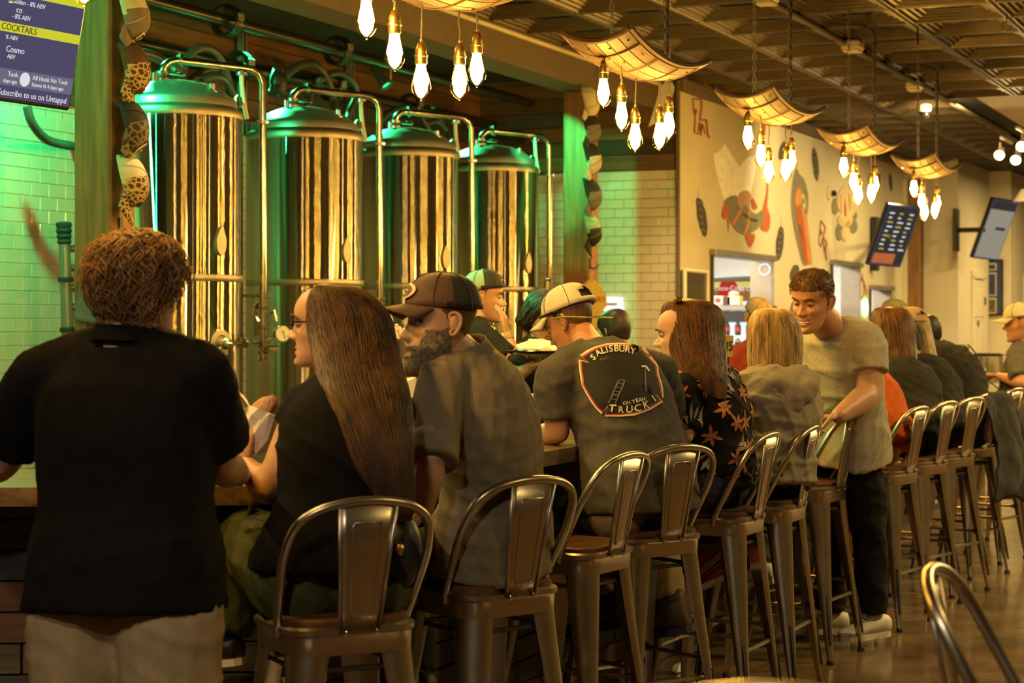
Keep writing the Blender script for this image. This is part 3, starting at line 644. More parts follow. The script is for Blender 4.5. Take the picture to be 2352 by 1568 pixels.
# ================================================================== BARREL-STAVE PENDANTS
GX = (3.5, 5.61, 7.69, 9.78, 11.84, 13.94); GY = 2.75; GZ = 2.55
PLAB = ('barrel-stave pendant with hanging bulbs in front of the menu screen at top left', 'barrel-stave pendant cut by the top edge, five bulbs hanging before the tanks', 'barrel-stave pendant over the right timber post, five bulbs', 'third whole barrel-stave pendant, five bulbs before the fish mural', 'barrel-stave pendant with five bulbs above the flower mural', 'farthest barrel-stave pendant, five bulbs by the wall-mounted menu board')
PLAB = PLAB[:3] + ('barrel-stave pendant, five bulbs in front of the fish and pelican murals',) + PLAB[4:]
def pendant():
    t = thing('barrel_pendant', '', 'pendant light', (0, 0, 0), 'barrel-stave pendants over the bar'); L, Wd = 1.06, .29; NS = 6
    def zz(x, y): return GZ + .075 * (2 * x / L) ** 2 + .045 * (2 * y / Wd) ** 2
    for k in range(NS):
        y0 = -Wd / 2 + Wd * k / NS + .002; y1 = -Wd / 2 + Wd * (k + 1) / NS - .002; R = []
        for i in range(15):
            x = -L / 2 + L * i / 14
            R.append([Vector((x, y, zz(x, y) + d)) for y, d in ((y0, 0), ((y0 + y1) / 2, 0), (y1, 0), (y1, .022), (y0, .022))])
        mesh('stave', loft(R), 'barrel_wood', t, ang=30)
    for x in (-.40, -.17, .1, .36):
        pts = [Vector((x + .012 * math.sin(y * 20), y, zz(x, y) - .001)) for y in [-Wd / 2 + Wd * j / 14 for j in range(15)]]
        mesh('hoop_line', tube(pts, .0055, 6, sy=.5), 'cap_brown', t)
    for y in (-Wd / 2 - .004, Wd / 2 + .004):
        mesh('edge_band', tube([Vector((x, y, zz(x, y) + .011)) for x in [-L / 2 + L * i / 14 for i in range(15)]], .012, 6), 'cap_brown', t)
    mesh('end_band', tube([Vector((-L / 2 - .003, y, zz(-L / 2, y) + .011)) for y in [-Wd / 2 + Wd * j / 10 for j in range(11)]], .012, 6), 'cap_brown', t)
    nail = shared('nail', ell((0, 0, 0), (.006, .006, .004), n=8, m=4), 'chrome')
    for x in (-.47, .45, .28, -.30):
        for y in (-.12, -.04, .05, .12): put('nail', nail, (x, y, zz(x, y) - .001), t)
    for x in (-.34, .34):
        ln = []; z = GZ + .05; k = 0
        while z < CH + .01:
            M = frame((x, 0, z), *( ((1, 0, 0), (0, 1, 0), (0, 0, 1)) if k % 2 else ((0, 1, 0), (-1, 0, 0), (0, 0, 1))))
            ln.append(xf(tube([(0, a, b) for a, b in ((-.008, -.012), (-.008, .012), (-.004, .018), (.004, .018), (.008, .012), (.008, -.012), (.004, -.018), (-.004, -.018))], .0028, 5, loop=True), M)); z += .029; k += 1
        mesh('chain', join(*ln), 'chain_metal', t)
    mesh('feed_cable', tube(spline([(.365, .0, GZ + .03), (.37, 0, CH - .25), (.36, 0, CH - .06), (.24, .06, CH - .02), (.12, .25, CH - .012)], 5), .008, 7), 'cord', t)
    for x, zb, dy in ((-.385, 2.385, .02), (-.25, 2.30, -.01), (.0, 2.235, .02), (.235, 2.26, -.01), (.42, 2.325, .01)):
        b = mesh('bulb', lathe([(.0, zb - .004), (.005, zb), (.02, zb + .010), (.031, zb + .028), (.0335, zb + .042), (.030, zb + .062), (.0225, zb + .09), (.0175, zb + .118)], 20, (x, dy, 0)), 'bulb_glass', t, ang=180)
        mesh('filament_cage', lathe([(.004, zb + .008), (.010, zb + .020), (.020, zb + .040), (.026, zb + .056), (.0245, zb + .068), (.0195, zb + .09), (.0155, zb + .114)], 8, (x, dy, 0)), 'filament', b, ang=180)
        s = mesh('socket', join(lathe([(.018, zb + .116), (.0205, zb + .12), (.0205, zb + .14), (.0235, zb + .142), (.0235, zb + .148), (.02, zb + .15), (.02, zb + .165), (.011, zb + .188), (.006, zb + .192), (.006, zb + .2)], 16, (x, dy, 0)), cap_tube([(x + .022, dy, zb + .13), (x + .027, dy, zb + .15)], (.004, .004), 6)), 'brass', t)
        mesh('lamp_cord', tube(spline([(x, dy, zb + .195), (x + .003, dy, zb + .24), (x - .003, dy * .8, zz(x, 0) - .05), (x, dy * .8, zz(x, dy) + .01)], 4), .0035, 6), 'cord', t)
    return t
pd = pendant()
for i, x in enumerate(GX):
    o = pd if i == 0 else copy_tree(pd)
    o.location = (x, GY, 0); o['label'] = PLAB[i]

# ================================================================== CEILING FITTINGS
YRL = 3.05
mesh('ceiling_conduit', join(tube([(9.5, YRL + .02, CH - .03), (19.6, YRL + .02, CH - .03)], .018, 8), tube([(12.9, YRL - .03, CH - .06), (19.4, YRL - .05, CH - .05)], .01, 6)), 'beam_paint', label='metal conduit running along the tin ceiling above the bar', category='conduit')
def sensor(px, py, l, s=1):
    p = PZ(px, py, CH - .07); t = thing('ceiling_sensor', l, 'fixture', p, 'white ceiling boxes')
    mesh('housing', cbox(p + UP * .03, (.17 * s, .13 * s, .06), .012), 'white_plastic', t); mesh('diffuser', cbox(p - UP * .006, (.15 * s, .11 * s, .018), .005), 'paper', t)
sensor(1758, 5, 'flat white box under the tin ceiling at the top edge, beside a pendant chain'); sensor(1958, 115, 'small white box on the conduit, level with a pendant chain'); sensor(2100, 205, 'distant white box on the ceiling conduit beside the farthest pendant chain', .9)
p = PZ(2312, 60, CH - .08); mesh('ceiling_hook', join(tube([p + UP * .08, p + UP * .03], .004, 6), ring(p, .028, .004, 'x', 16, 5)), 'black', label='black ring hook hanging from the tin ceiling at upper right', category='hook')
p = PZ(2108, 80, CH - .05); mesh('ceiling_pin', cap_tube([p + UP * .05, p - UP * .06], (.006, .006), 6), 'black', label='short dark pin hanging from the lit tin ceiling', category='pin')
p = PZ(2123, 262, CH - .1)
sc_ = thing('security_camera', 'small dome security camera below the far ceiling', 'camera', p); mesh('mount', lathe([(.05, 0), (.06, .02), (.06, .06), (.0, .08)], 18, p + UP * .02), 'white_plastic', sc_); mesh('dome_lens', ell(p, (.05, .05, .045)), 'black_gloss', sc_)
# track light at the right
def track(px, py, D, heads, l):
    p = P(px, py, D); t = thing('track_light', l, 'track light', p, 'track lights')
    mesh('rail', cbox(p + UP * .12, (.6, .03, .025), .004), 'white_plastic', t)
    for k, (dx, dy) in enumerate(heads):
        q = p + VR * dx + UP * dy; a = dirv(-.35, -.8, -.45)
        h = mesh('lamp_head', join(lathe([(.0, -.08), (.03, -.08), (.04, -.02), (.05, .05), (.044, .05), (.03, .01)], 16, q, a), tube([q + UP * .1, q], .01, 6)), 'white_plastic', t)
        mesh('lamp_face', lathe([(.041, .04), (.0, .046)], 14, q, a), glow('track_face', (1, .68, .25), 120), h)
track(2312, 352, 17.5, ((-.06, 0), (.09, -.045)), 'ceiling track light with two glaring lamp heads at far right'); track(2348, 332, 16.5, ((.0, .0),), 'glaring track lamp head cut by the right edge')
p = P(2350, 455, 21); mesh('wall_lamp', lathe([(.02, .1), (.05, .06), (.11, -.04), (.10, -.04), (.04, .05)], 18, p), 'white_plastic', label='small flared lamp shade at the right edge by the corridor', category='lamp')
p = PY(1520, 245, 4.6); a1 = dirv(.5, .2, .8).normalized(); a2 = dirv(.85, .4, -.35)
sp = [(-.09, -.17), (-.02, -.19), (.06, -.17), (.09, -.1), (.09, .1), (.06, .17), (-.06, .17), (-.09, .1)]
mesh('fan_blade', join(tube([P(1535, 195, 13.42), P(1537, 113, 13.42)], .012, 8), poly([P(1488, 292, 13.4), P(1492, 278, 13.4), P(1515, 200, 13.4), P(1527, 187, 13.4), P(1540, 188, 13.4), P(1548, 200, 13.4), P(1545, 215, 13.4), P(1528, 262, 13.4), P(1518, 275, 13.4)], dirv(.2, -.97), .02)), 'galv', label='pale rounded fan blade tilted under the beam beside the mural', category='fan blade')
# ================================================================== MENU SCREENS
glow('screen_bg', (.075, .066, .13), 1.0); glow('screen_bar', (.62, .62, .03), 1.0); glow('screen_text', (.75, .73, .75), 1.0); glow('screen_mid', (.15, .14, .21), 1.0); glow('screen_dim', (.04, .035, .03), 1.0); glow('screen_grey', (.30, .265, .20), 1.0); glow('screen_orange', (.48, .13, .04), 1.0); glow('screen_yel', (.5, .42, .05), 1.0); glow('screen_dark', (.035, .032, .028), 1.0)
def screen(label, corner, ux, uy, w, h, th=.045):
    n = ux.cross(uy).normalized(); t = thing('menu_screen', label, 'screen', corner); M = frame(corner, ux, uy, n)
    mesh('casing', xf(cbox((w / 2, h / 2, -th / 2 - .004), (w + .03, h + .03, th), .008), M), 'black_gloss', t); mesh('display', xf(box((w / 2, h / 2, -.002), (w, h, .003)), M), 'screen_bg', t, smooth=False)
    return t, M
br = PY(158, 246, 4.72)
ux = Vector((1, -.10, 0)).normalized(); tl_ = math.radians(12); nn = Vector((-.10, -1, 0)).normalized(); uy = (UP * math.cos(tl_) + nn * math.sin(tl_)).normalized(); ux = ux
ws, hs_ = 1.20, .68
TVL, MT = screen('large tilted menu screen with yellow bars at top left', br - ux * ws, ux, uy, ws, hs_)
def rect(M, x0, y0, x1, y1, z=.001): return xf(box(((x0 + x1) / 2, (y0 + y1) / 2, z), (x1 - x0, y1 - y0, .001)), M)
for y0, y1 in ((.255, .292), (.40, .437)): mesh('yellow_bar', rect(MT, 0, y0, ws, y1), 'screen_bar', TVL, smooth=False)
mesh('footer_band', rect(MT, 0, .05, ws, .115), 'screen_mid', TVL, smooth=False); mesh('avatar', xf(lathe([(.028, 0), (0, .001)], 20, (.93, .083, .002)), MT), 'screen_text', TVL)
def st(s, x, y, size, m='screen_text', al='RIGHT'): mesh('screen_lettering', text(s, size, MT @ Matrix.Translation((x, y, .002)), .0008, al), m, TVL, smooth=False)
st('Subscribe to us on Untappd', 1.18, .022, .034); st('All Honk No Tonk', .97, .095, .026, al='LEFT'); st('Steven N 4 days ago', .97, .068, .022, al='LEFT'); st('Tonk', .89, .095, .026); st('days ago', .89, .068, .022)
st('COCKTAILS', .955, .273, .036, 'screen_dim'); st('% ABV', .86, .235, .024); st('Cosmo', .905, .19, .034); st('ABV', .86, .162, .024); st('TS', .85, .418, .036, 'screen_dim')
st('/ Golden - 8% ABV', .98, .375, .026); st('co', .86, .345, .034); st('- 8% ABV', .91, .318, .026)
mesh('ceiling_mount', join(tube([br - ux * .5 + UP * .45 - nn * .07, br - ux * .5 + Vector((0, .15, 1.0))], .025, 10), cbox(br - ux * .5 + UP * .45 - nn * .06, (.3, .05, .25), .01)), 'black', TVL)
# right menu board on the mural wall
c0 = P(1996, 606, 19.6); w1 = P(2068, 612, 19.9) - c0; u1 = P(2026, 470, 19.35) - c0
t2, M2 = screen('portrait menu board on an arm at the end of the mural wall', c0, w1.normalized(), (u1 - w1.normalized() * u1.dot(w1.normalized())).normalized(), w1.length, u1.length, .05)
s2 = M2 @ Matrix.Shear('XZ', 4, (0, 0)); W2, H2 = w1.length, u1.length
mesh('dark_panel', rect(M2, .01, .01, W2 - .01, H2 - .01, .0005), 'screen_dark', t2, smooth=False); mesh('orange_panel', rect(M2, .02, .02, W2 * .72, H2 * .2, .0015), 'screen_orange', t2, smooth=False)
random.seed(5); yl, wl = [], []
for r in range(9):
    for c in range(3):
        x = W2 * (.12 + .3 * c) + random.uniform(-.01, .01); y = H2 * (.26 + .075 * r); l = random.uniform(.04, .09)
        (yl if (r + c) % 3 == 0 else wl).append(rect(M2, x, y, x + l, y + .016, .0018))
mesh('menu_lines_white', join(*wl), 'screen_text', t2, smooth=False, kind='stuff'); mesh('menu_lines_yellow', join(*yl), 'screen_yel', t2, smooth=False, kind='stuff')
mesh('wall_arm', join(cbox(PY(2010, 560, YM - .05), (.12, .08, .6), .01), tube([PY(2010, 560, YM - .05), c0 + w1 * .4 + u1 * .5], .03, 8)), 'black', t2)
# far grey television
c0 = P(2236, 590, 22.3); w1 = P(2292, 597, 22.6) - c0; u1 = P(2257, 459, 22.0) - c0
t3, M3 = screen('grey television on an arm above the corridor door', c0, w1.normalized(), (u1 - w1.normalized() * u1.dot(w1.normalized())).normalized(), w1.length, u1.length, .05); W3, H3 = w1.length, u1.length
mesh('picture', rect(M3, .01, .01, W3 - .01, H3 * .84, .0005), 'screen_grey', t3, smooth=False); mesh('dark_top', rect(M3, .01, H3 * .84, W3 - .01, H3 - .01, .0006), 'screen_dark', t3, smooth=False); mesh('dark_figure', rect(M3, W3 * .45, H3 * .5, W3 * .85, H3 * .55, .001), 'screen_dark', t3, smooth=False)
mesh('wall_arm', join(tube([c0 + w1 * .3 + u1 * .5, c0 + w1 * .3 + u1 * .5 + Vector((0, .32, 0))], .03, 8), cbox(c0 + w1 * .3 + u1 * .5 + Vector((0, .34, 0)), (.2, .05, .5), .01)), 'black', t3)
# framed jersey
pj = PX(2283, 660, 25.34); jt = thing('framed_jersey', 'blue framed sports display on the corridor wall', 'picture', pj - UP * .35)
mesh('frame', cbox(pj, (.04, .24, .74), .008), 'black', jt); mat('jersey_blue', (.03, .045, .14), .6); mesh('backing', cbox(pj - Vector((.022, 0, 0)), (.01, .19, .68), .002), 'jersey_blue', jt)
for dz, h in ((.27, .09), (.04, .3), (-.24, .2)):
    mesh('mat_window', cbox(pj + Vector((-.03, .03, dz)), (.006, .13, h), .002), 'paper', jt); mesh('photo', cbox(pj + Vector((-.034, .03, dz)), (.006, .11, h - .025), .002), 'jersey_blue' if dz > -.1 else 'camo_grey', jt)

# ================================================================== BAR STOOLS
def rsq(h, r, z, n=6):
    out = []
    for cx, cy, a0 in ((h - r, h - r, 0), (-h + r, h - r, math.pi / 2), (-h + r, -h + r, math.pi), (h - r, -h + r, 1.5 * math.pi)):
        for k in range(n + 1):
            a = a0 + math.pi / 2 * k / n; out.append(Vector((cx + r * math.cos(a), cy + r * math.sin(a), z)))
    return out
def stool():
    t = thing('bar_stool', '', 'stool', (0, 0, 0), 'metal bar stools along the bar')
    mesh('seat', loft([rsq(.150, .06, .762), rsq(.158, .066, .766), rsq(.158, .066, .782), rsq(.150, .062, .788), rsq(.12, .05, .785)]), 'seat_wood', t, ang=50)
    mesh('seat_frame', loft([rsq(.150, .06, .70), rsq(.164, .07, .70), rsq(.166, .07, .745), rsq(.172, .074, .752), rsq(.172, .074, .764), rsq(.163, .068, .77), rsq(.15, .06, .766)]), 'stool_metal', t, ang=40)
    for sx in (-1, 1):
        for sy in (-1, 1):
            R = []; dg = Vector((sx, sy, 0)).normalized(); tg = Vector((-dg.y, dg.x, 0))
            for z, o, w in ((.762, .172, .118), (.70, .178, .112), (.55, .200, .092), (.35, .232, .066), (.17, .260, .046), (.09, .272, .036), (.05, .280, .03), (.012, .288, .028)):
                c = dg * o + UP * z; rr = w / 2
                pts = [c + tg * (rr * math.sin(a)) + dg * (rr * .8 * (math.cos(a)) - rr * .35) for a in [math.radians(-100 + 200 * k / 10) for k in range(11)]]
                R.append(pts + [c - dg * (rr * .30)])
            lg = mesh('leg', loft(R), 'stool_metal', t, ang=50)
            g0 = dg * .252 + UP * .30; g1 = dg * .292 + UP * .085
            mesh('leg_groove', tube([g0, g0 * .5 + g1 * .5 + dg * .001, g1], [.007, .008, .006], 8), 'stool_dark', lg)
            mesh('foot_tip', lathe([(.017, 0), (.018, .012), (.015, .02)], 10, dg * .285), 'rubber', lg)
    c = [Vector((sx, sy, 0)).normalized() for sx, sy in ((1, 1), (-1, 1), (-1, -1), (1, -1))]
    for k in range(4):
        z = .27 if k % 2 == 0 else .33; o = .238 if k % 2 == 0 else .228
        a, b = c[k] * o + UP * z, c[(k + 1) % 4] * o + UP * z; d = (b - a).normalized()
        mesh('foot_brace', tube([a + d * .01, a + d * .03, a + d * .05, b - d * .05, b - d * .03, b - d * .01], [.017, .012, .008, .008, .012, .017], 8), 'stool_metal', t)
        a, b = c[k] * .185 + UP * .66, c[(k + 1) % 4] * .185 + UP * .66
        mesh('upper_brace', tube([a, b], .007, 6), 'stool_dark', t)
    hp = [(-.168, -.055, .735), (-.170, -.062, .77), (-.178, -.098, .84), (-.187, -.15, .935), (-.172, -.193, 1.015), (-.125, -.218, 1.056), (-.06, -.23, 1.073), (0, -.233, 1.077)]
    hp = hp + [(-x, y, z) for x, y, z in hp[-2::-1]]
    mesh('back_frame', tube(spline(hp, 4), .0115, 10), 'stool_metal', t, ang=180)
    def sp(u, v, d=0): # splat surface
        y = -.172 + (-.230 + .172) * v; z = .758 + (1.068 - .758) * v; w = .050 + .024 * v
        return Vector((u * w, y - .006 * (1 - u * u) - d, z))
    n = 9; R = [[sp(-1 + 2 * i / (n - 1), v) for i in range(n)] for v in (0, .15, .4, .7, 1)]
    s = mesh('splat', loft(R, cap=False, closed=False), 'stool_metal', t, ang=180); q = s.modifiers.new('t', 'SOLIDIFY'); q.thickness = .004; q.offset = 0
    loop = [(-.5, .1), (.5, .1), (.55, .14), (.55, .82), (.48, .86), (-.48, .86), (-.55, .82), (-.55, .14)]
    mesh('embossed_panel', tube([sp(u, v, .002) for u, v in loop], .003, 5, loop=True), 'stool_metal', s, ang=180)
    mesh('splat_edge', join(*[tube([sp(u, v, .002) for v in (0, .5, 1)], .005, 6) for u in (-1, 1)]), 'stool_metal', s, ang=180)
    for u in (-.8, .8): mesh('bolt', ell(sp(u, 0) + Vector((0, -.006, -.004)), (.008, .006, .008), n=8, m=5), 'chrome', s)
    for x in (-.172, .172): mesh('bolt', ell((x, -.056, .742), (.006, .008, .008), n=8, m=5), 'chrome', t)
    return t
st0 = stool()
# position (X, Y), direction the sitter faces (degrees from +X), label
AN_ = math.degrees(math.atan2(AN.y, AN.x))
STOOLS = ((4.165, 2.30, 50, 'nearest metal bar stool, under the long-haired woman in green trousers'),
 (4.84, 2.20, 62, 'metal bar stool under the bearded man in jeans'),
 (5.754, 2.30, 82, 'empty metal bar stool between the bearded man and the grey badge shirt'),
 (6.26, 2.24, 60, 'metal bar stool under the man in the grey badge shirt'),
 (6.97, 2.19, 88, 'metal bar stool under the woman in the floral shirt'),
 (7.49, 2.16, 90, 'metal bar stool under the blonde woman in the pale hooded top'),
 (8.375, 2.21, 84, 'empty metal bar stool held by the standing man in the pale tee shirt'),
 (9.38, 2.10, 80, 'metal bar stool under the sitter in orange, right of the standing man'),
 (10.05, 2.08, 76, 'metal bar stool under the auburn-haired woman in black'),
 (10.62, 2.04, 72, 'metal bar stool under the woman with long fair hair'),
 (11.4, 2.06, 68, 'metal bar stool with a dark jacket hung over its back'),
 (12.15, 2.05, 76, 'empty far metal bar stool with papers on its seat'),
 (12.95, 2.02, 82, 'farthest metal bar stool, under the older man at the right edge'),
 (3.30, .41, -86.5, 'blurred metal bar stool in the foreground at lower right'),
 (2.39, .60, 2, 'blurred metal bar stool cut by the bottom edge'))
for i, (x, y, a, l) in enumerate(STOOLS):
    o = st0 if i == 0 else copy_tree(st0)
    o.location = (x, y, 0); o.rotation_euler = (0, 0, math.radians(a - 90)); o['label'] = l
    if i > 12: o['group'] = 'foreground stools'

# ================================================================== PEOPLE
mat('skin', (.46, .26, .16), .5, 0, .07, 25, .03, 200); mat('skin_fair', (.52, .32, .22), .5, 0, .07, 25, .03, 200); mat('skin_tan', (.44, .22, .12), .48, 0, .08, 25, .03, 200)
mat('lips', (.28, .09, .06), .45); mat('beard', (.11, .07, .045), .85, 0, .45, 90, .5, 250, col2=(.26, .20, .14)); mat('stubble', (.22, .12, .07), .7, 0, .15, 80); mat('eye_white', (.36, .31, .25), .3, 0, 0); mat('iris', (.03, .02, .015), .2, 0, 0); mat('teeth', (.75, .68, .52), .3, 0, 0)
def hairmat(n, a, b, rough=.5):
    m = mat(n, a, rough, 0, .3, 30, 0, 60, (1, 1, .15), b, .35); return m
hairmat('hair_brown', (.026, .0105, .004), (.085, .036, .012)); hairmat('hair_auburn', (.055, .02, .006), (.15, .06, .018)); hairmat('hair_blonde', (.30, .18, .06), (.62, .44, .19)); hairmat('hair_dark', (.012, .008, .006), (.03, .02, .014)); hairmat('hair_ginger', (.13, .06, .018), (.30, .15, .05)); hairmat('hair_short', (.07, .032, .012), (.16, .075, .028)); hairmat('hair_fair', (.22, .13, .05), (.42, .28, .12))
mat('polo_black', (.0035, .0032, .003), .85, 0, .25, 30, .15, 350); mat('khaki', (.30, .22, .125), .85, 0, .10, 25, .2, 350); mat('olive', (.055, .062, .018), .85, 0, .15, 25, .2, 300); mat('tan_shirt', (.18, .145, .095), .85, 0, .1, 25, .2, 350)
mat('denim', (.045, .05, .062), .85, 0, .25, 60, .25, 400); mat('charcoal', (.075, .07, .06), .88, 0, .12, 40, .15, 400); mat('floral_base', (.008, .007, .007), .8, 0, .2); mat('oat', (.28, .235, .17), .88, 0, .08, 60, .15, 400); mat('heather', (.36, .32, .25), .88, 0, .13, 90, .15, 400)
mat('jean_black', (.012, .011, .011), .85, 0, .2, 40, .2, 350); mat('orange_cloth', (.45, .085, .012), .85, 0, .1, 30, .15, 300); mat('red_cloth', (.20, .03, .015), .85, 0, .1, 30, .15, 300); mat('shirt_dark', (.02, .018, .014), .88, 0, .2, 30, .15, 300); mat('shirt_grey', (.10, .095, .075), .88, 0, .12, 30, .15, 300)
mat('shoe_white', (.48, .44, .37), .6, 0, .06); mat('shoe_red', (.33, .045, .025), .75, 0, .1); mat('boot', (.055, .028, .014), .6, 0, .2); mat('sole', (.5, .45, .36), .7); mat('leather_black', (.012, .011, .01), .45, 0, .2)
for k_ in ('polo_black', 'khaki', 'olive', 'tan_shirt', 'denim', 'charcoal', 'floral_base', 'oat', 'heather', 'jean_black', 'orange_cloth', 'red_cloth', 'shirt_dark', 'shirt_grey'): M_[k_].node_tree.nodes['Principled BSDF'].inputs['Specular IOR Level'].default_value = .12
def lerp(a, b, t): return a + (b - a) * t
def wrinkle(co, no, amp, seed, axis=None):
    rg = np.random.RandomState(seed); d = np.zeros(len(co))
    for k in range(9):
        v = rg.normal(size=3); v[2] = v[2] * 1.2 + .2; v /= np.linalg.norm(v); f = rg.uniform(80, 170) if k > 3 else rg.uniform(35, 80)
        q = rg.normal(size=3); q /= np.linalg.norm(q); q2 = rg.normal(size=3)
        ph = co @ v * f + 1.5 * np.sin(co @ q * rg.uniform(6, 12) + rg.uniform(0, 6)) + rg.uniform(0, 6)
        mask = np.clip(np.sin(co @ q2 * 5 + rg.uniform(0, 6)) * 1.4, 0, 1) ** 1.5
        d += (1 - np.abs(np.sin(ph * .5))) ** 2 * mask * (.8 if k > 3 else 1.6)
    return co + no * ((d - d.mean()) * amp * 2.0)[:, None]
MALE = ((0, .170, .125), (.14, .175, .125), (.35, .160, .112), (.6, .172, .118), (.8, .168, .105), (.93, .115, .075), (1.02, .062, .058))
FEM = ((0, .175, .125), (.14, .17, .12), (.38, .135, .098), (.6, .148, .108), (.8, .142, .094), (.93, .10, .066), (1.02, .052, .05))
def torso(J, prof, inf=0, t0=0.0, t1=1.02, n=22, hr=None, sl=.02, flare=0):
    r1 = (J['shR'] - J['shL']).normalized(); r0 = (hr or r1).normalized(); pel, nk = J['pel'], J['neck']
    up = (nk - pel).normalized(); fr_ = up.cross(r1).normalized(); ctrl = (pel + nk) / 2 - fr_ * sl * 2
    T_ = [p[0] for p in prof]; R = []
    for t in np.linspace(t0, t1, 14):
        tt = max(t, 0); c = pel * (1 - t) ** 2 + ctrl * 2 * t * (1 - t) + nk * t * t if t >= 0 else pel + (ctrl - pel).normalized() * t * (nk - pel).length
        tg = ((ctrl - pel) * (1 - tt) + (nk - ctrl) * tt).normalized(); r = lerp(r0, r1, min(1, max(0, t))); r = (r - tg * r.dot(tg)).normalized(); f = tg.cross(r)
        w = float(np.interp(t, T_, [p[1] for p in prof])) + inf + flare * max(0, .3 - t); d = float(np.interp(t, T_, [p[2] for p in prof])) + inf + flare * max(0, .3 - t)
        ring_ = []
        for k in range(n):
            a = 2 * math.pi * k / n; ca, sa = math.cos(a), math.sin(a); e = .86
            ring_.append(c + r * (w * math.copysign(abs(ca) ** e, ca)) + f * (d * math.copysign(abs(sa) ** e, sa)))
        R.append(ring_)
    return loft(R)
HT = np.array([(-.120, .012, .070, .030), (-.117, .028, .083, .012), (-.108, .040, .090, -.006), (-.09, .050, .091, -.028), (-.066, .057, .087, -.045), (-.04, .063, .086, -.062), (-.015, .068, .084, -.082), (.01, .072, .081, -.095), (.035, .0755, .088, -.102), (.06, .0765, .086, -.104), (.085, .071, .073, -.096), (.105, .057, .050, -.078), (.117, .036, .022, -.05), (.122, .010, .0, -.02)])
def head_geo(smile=0, fem=0, beard=0, buzz=0, nose=1.0, hi=0):
    n = 110 if hi else 60; u = np.linspace(0, len(HT) - 1, 96 if hi else 52); T4 = []; jr = random.Random(5)
    for x in u:
        i = min(int(x), len(HT) - 2); t = x - i; p0, p1, p2, p3 = HT[max(i - 1, 0)], HT[i], HT[i + 1], HT[min(i + 2, len(HT) - 1)]
        T4.append(.5 * (2 * p1 + (p2 - p0) * t + (2 * p0 - 5 * p1 + 4 * p2 - p3) * t * t + (3 * p1 - p0 - 3 * p2 + p3) * t ** 3))
    V = []
    for z, w, f, b in T4:
        for k in range(n):
            a = 2 * math.pi * k / n; s, c = math.sin(a), math.cos(a)
            e = .88 if c > 0 else 1.0; m = max(0.0, (f + b) / 2)
            V.append((w * math.copysign(abs(s) ** .92, s), m + (f - m) * abs(c) ** e if c > 0 else m + (b - m) * abs(c), z))
    V = np.array(V); x, y, z = V[:, 0].copy(), V[:, 1].copy(), V[:, 2].copy(); fr_ = np.clip(y / .05, 0, 1)
    g = lambda cx, cz, sx, sz: np.exp(-((np.abs(x) - cx) / sx) ** 2 - ((z - cz) / sz) ** 2) * fr_
    up_ = np.where(z > -.027, .026, .011); am = .031 * nose * np.exp(-((z + .027) / up_) ** 2) + .006 * np.exp(-((z - .012) / .016) ** 2)
    y += am * np.exp(-(x / (.0105 + .0055 * np.exp(-((z + .031) / .011) ** 2))) ** 2) * fr_
    y += .007 * g(.013, -.034, .007, .008)
    y -= .011 * g(.032, .010, .017, .013); y += .005 * g(.028, .030, .022, .009) * (.5 if fem else 1); x += np.sign(x) * .004 * g(.052, -.02, .02, .02); y += .005 * g(.045, -.022, .018, .018) * (1 + smile)
    lz = z - smile * .007 * (x / .026) ** 2 * (np.abs(x) < .04)
    lip = lambda c0, s: np.exp(-((lz - c0) / s) ** 2) * np.exp(-(x / (.023 + .007 * smile)) ** 4) * fr_
    y += .0055 * lip(-.0615, .006) + .006 * lip(-.0755, .0065) - .005 * lip(-.0685, .003) - .004 * lip(-.088, .006); y += .006 * g(0, -.106, .018, .012)
    if smile: y -= .010 * lip(-.0685, .0045)
    if beard:
        bd = np.clip((-.03 - z) / .03, 0, 1) * np.clip((y + .01) / .03, 0, 1); y += .014 * bd * (np.abs(x) < .06) * np.where(np.abs(lz + .0685) < .009, np.where(np.abs(x) < .025, .35, 1), 1); x += np.sign(x) * .008 * bd; z -= .016 * bd * np.clip((-.085 - z) / .03, 0, 1)
    V = np.stack([x, y, z], 1); Fc = []; MI = []
    for i in range(len(T4) - 1):
        for k in range(n):
            q = (i * n + k, i * n + (k + 1) % n, (i + 1) * n + (k + 1) % n, (i + 1) * n + k); c = V[list(q)].mean(0); Fc.append(q[::-1]); m = 0; c = c.copy(); c[2] += jr.uniform(-.002, .002) * (1 if abs(c[2] + .07) > .016 or abs(c[0]) > .03 else 0)
            cz = c[2] - smile * .007 * (c[0] / .026) ** 2
            hl = .062 if c[1] > .03 else (.062 - (.03 - c[1]) * 1.6 if c[1] > -.01 else -.002 - (-.01 - c[1]) * .75)
            if abs(c[0]) < .024 + .003 * smile and -.0815 + .004 * smile < cz < -.057 and c[1] > .07: m = 1
            elif beard and (c[2] < -.052 or (c[2] < -.012 and abs(c[0]) > .057) or (c[2] < -.03 and abs(c[0]) > .050)) and c[1] > -.012 and not (abs(c[0]) < .012 and c[2] > -.05): m = 2
            elif buzz and c[2] > hl: m = 3
            MI.append(m)
    Fc.append(tuple(range(n))); MI.append(0); Fc.append(tuple(range((len(T4) - 1) * n, len(T4) * n))[::-1]); MI.append(3 if buzz else 0)
    return [Vector(p) for p in V], Fc, MI
def ear_geo(s):
    o = []
    rim = [(.0, .012), (.004, .028), (-.008, .034), (-.020, .026), (-.023, .008), (-.016, -.010), (-.006, -.024), (.003, -.024), (.003, -.012)]
    o.append(tube(spline([(s * (.074 + .012 * min(1, max(0, -y * 50)) ), y - .008, z - .004) for y, z in rim], 3), .0048, 6))
    o.append(ell((s * .077, -.018, .0), (.006, .016, .026), n=10, m=6)); return join(*o)
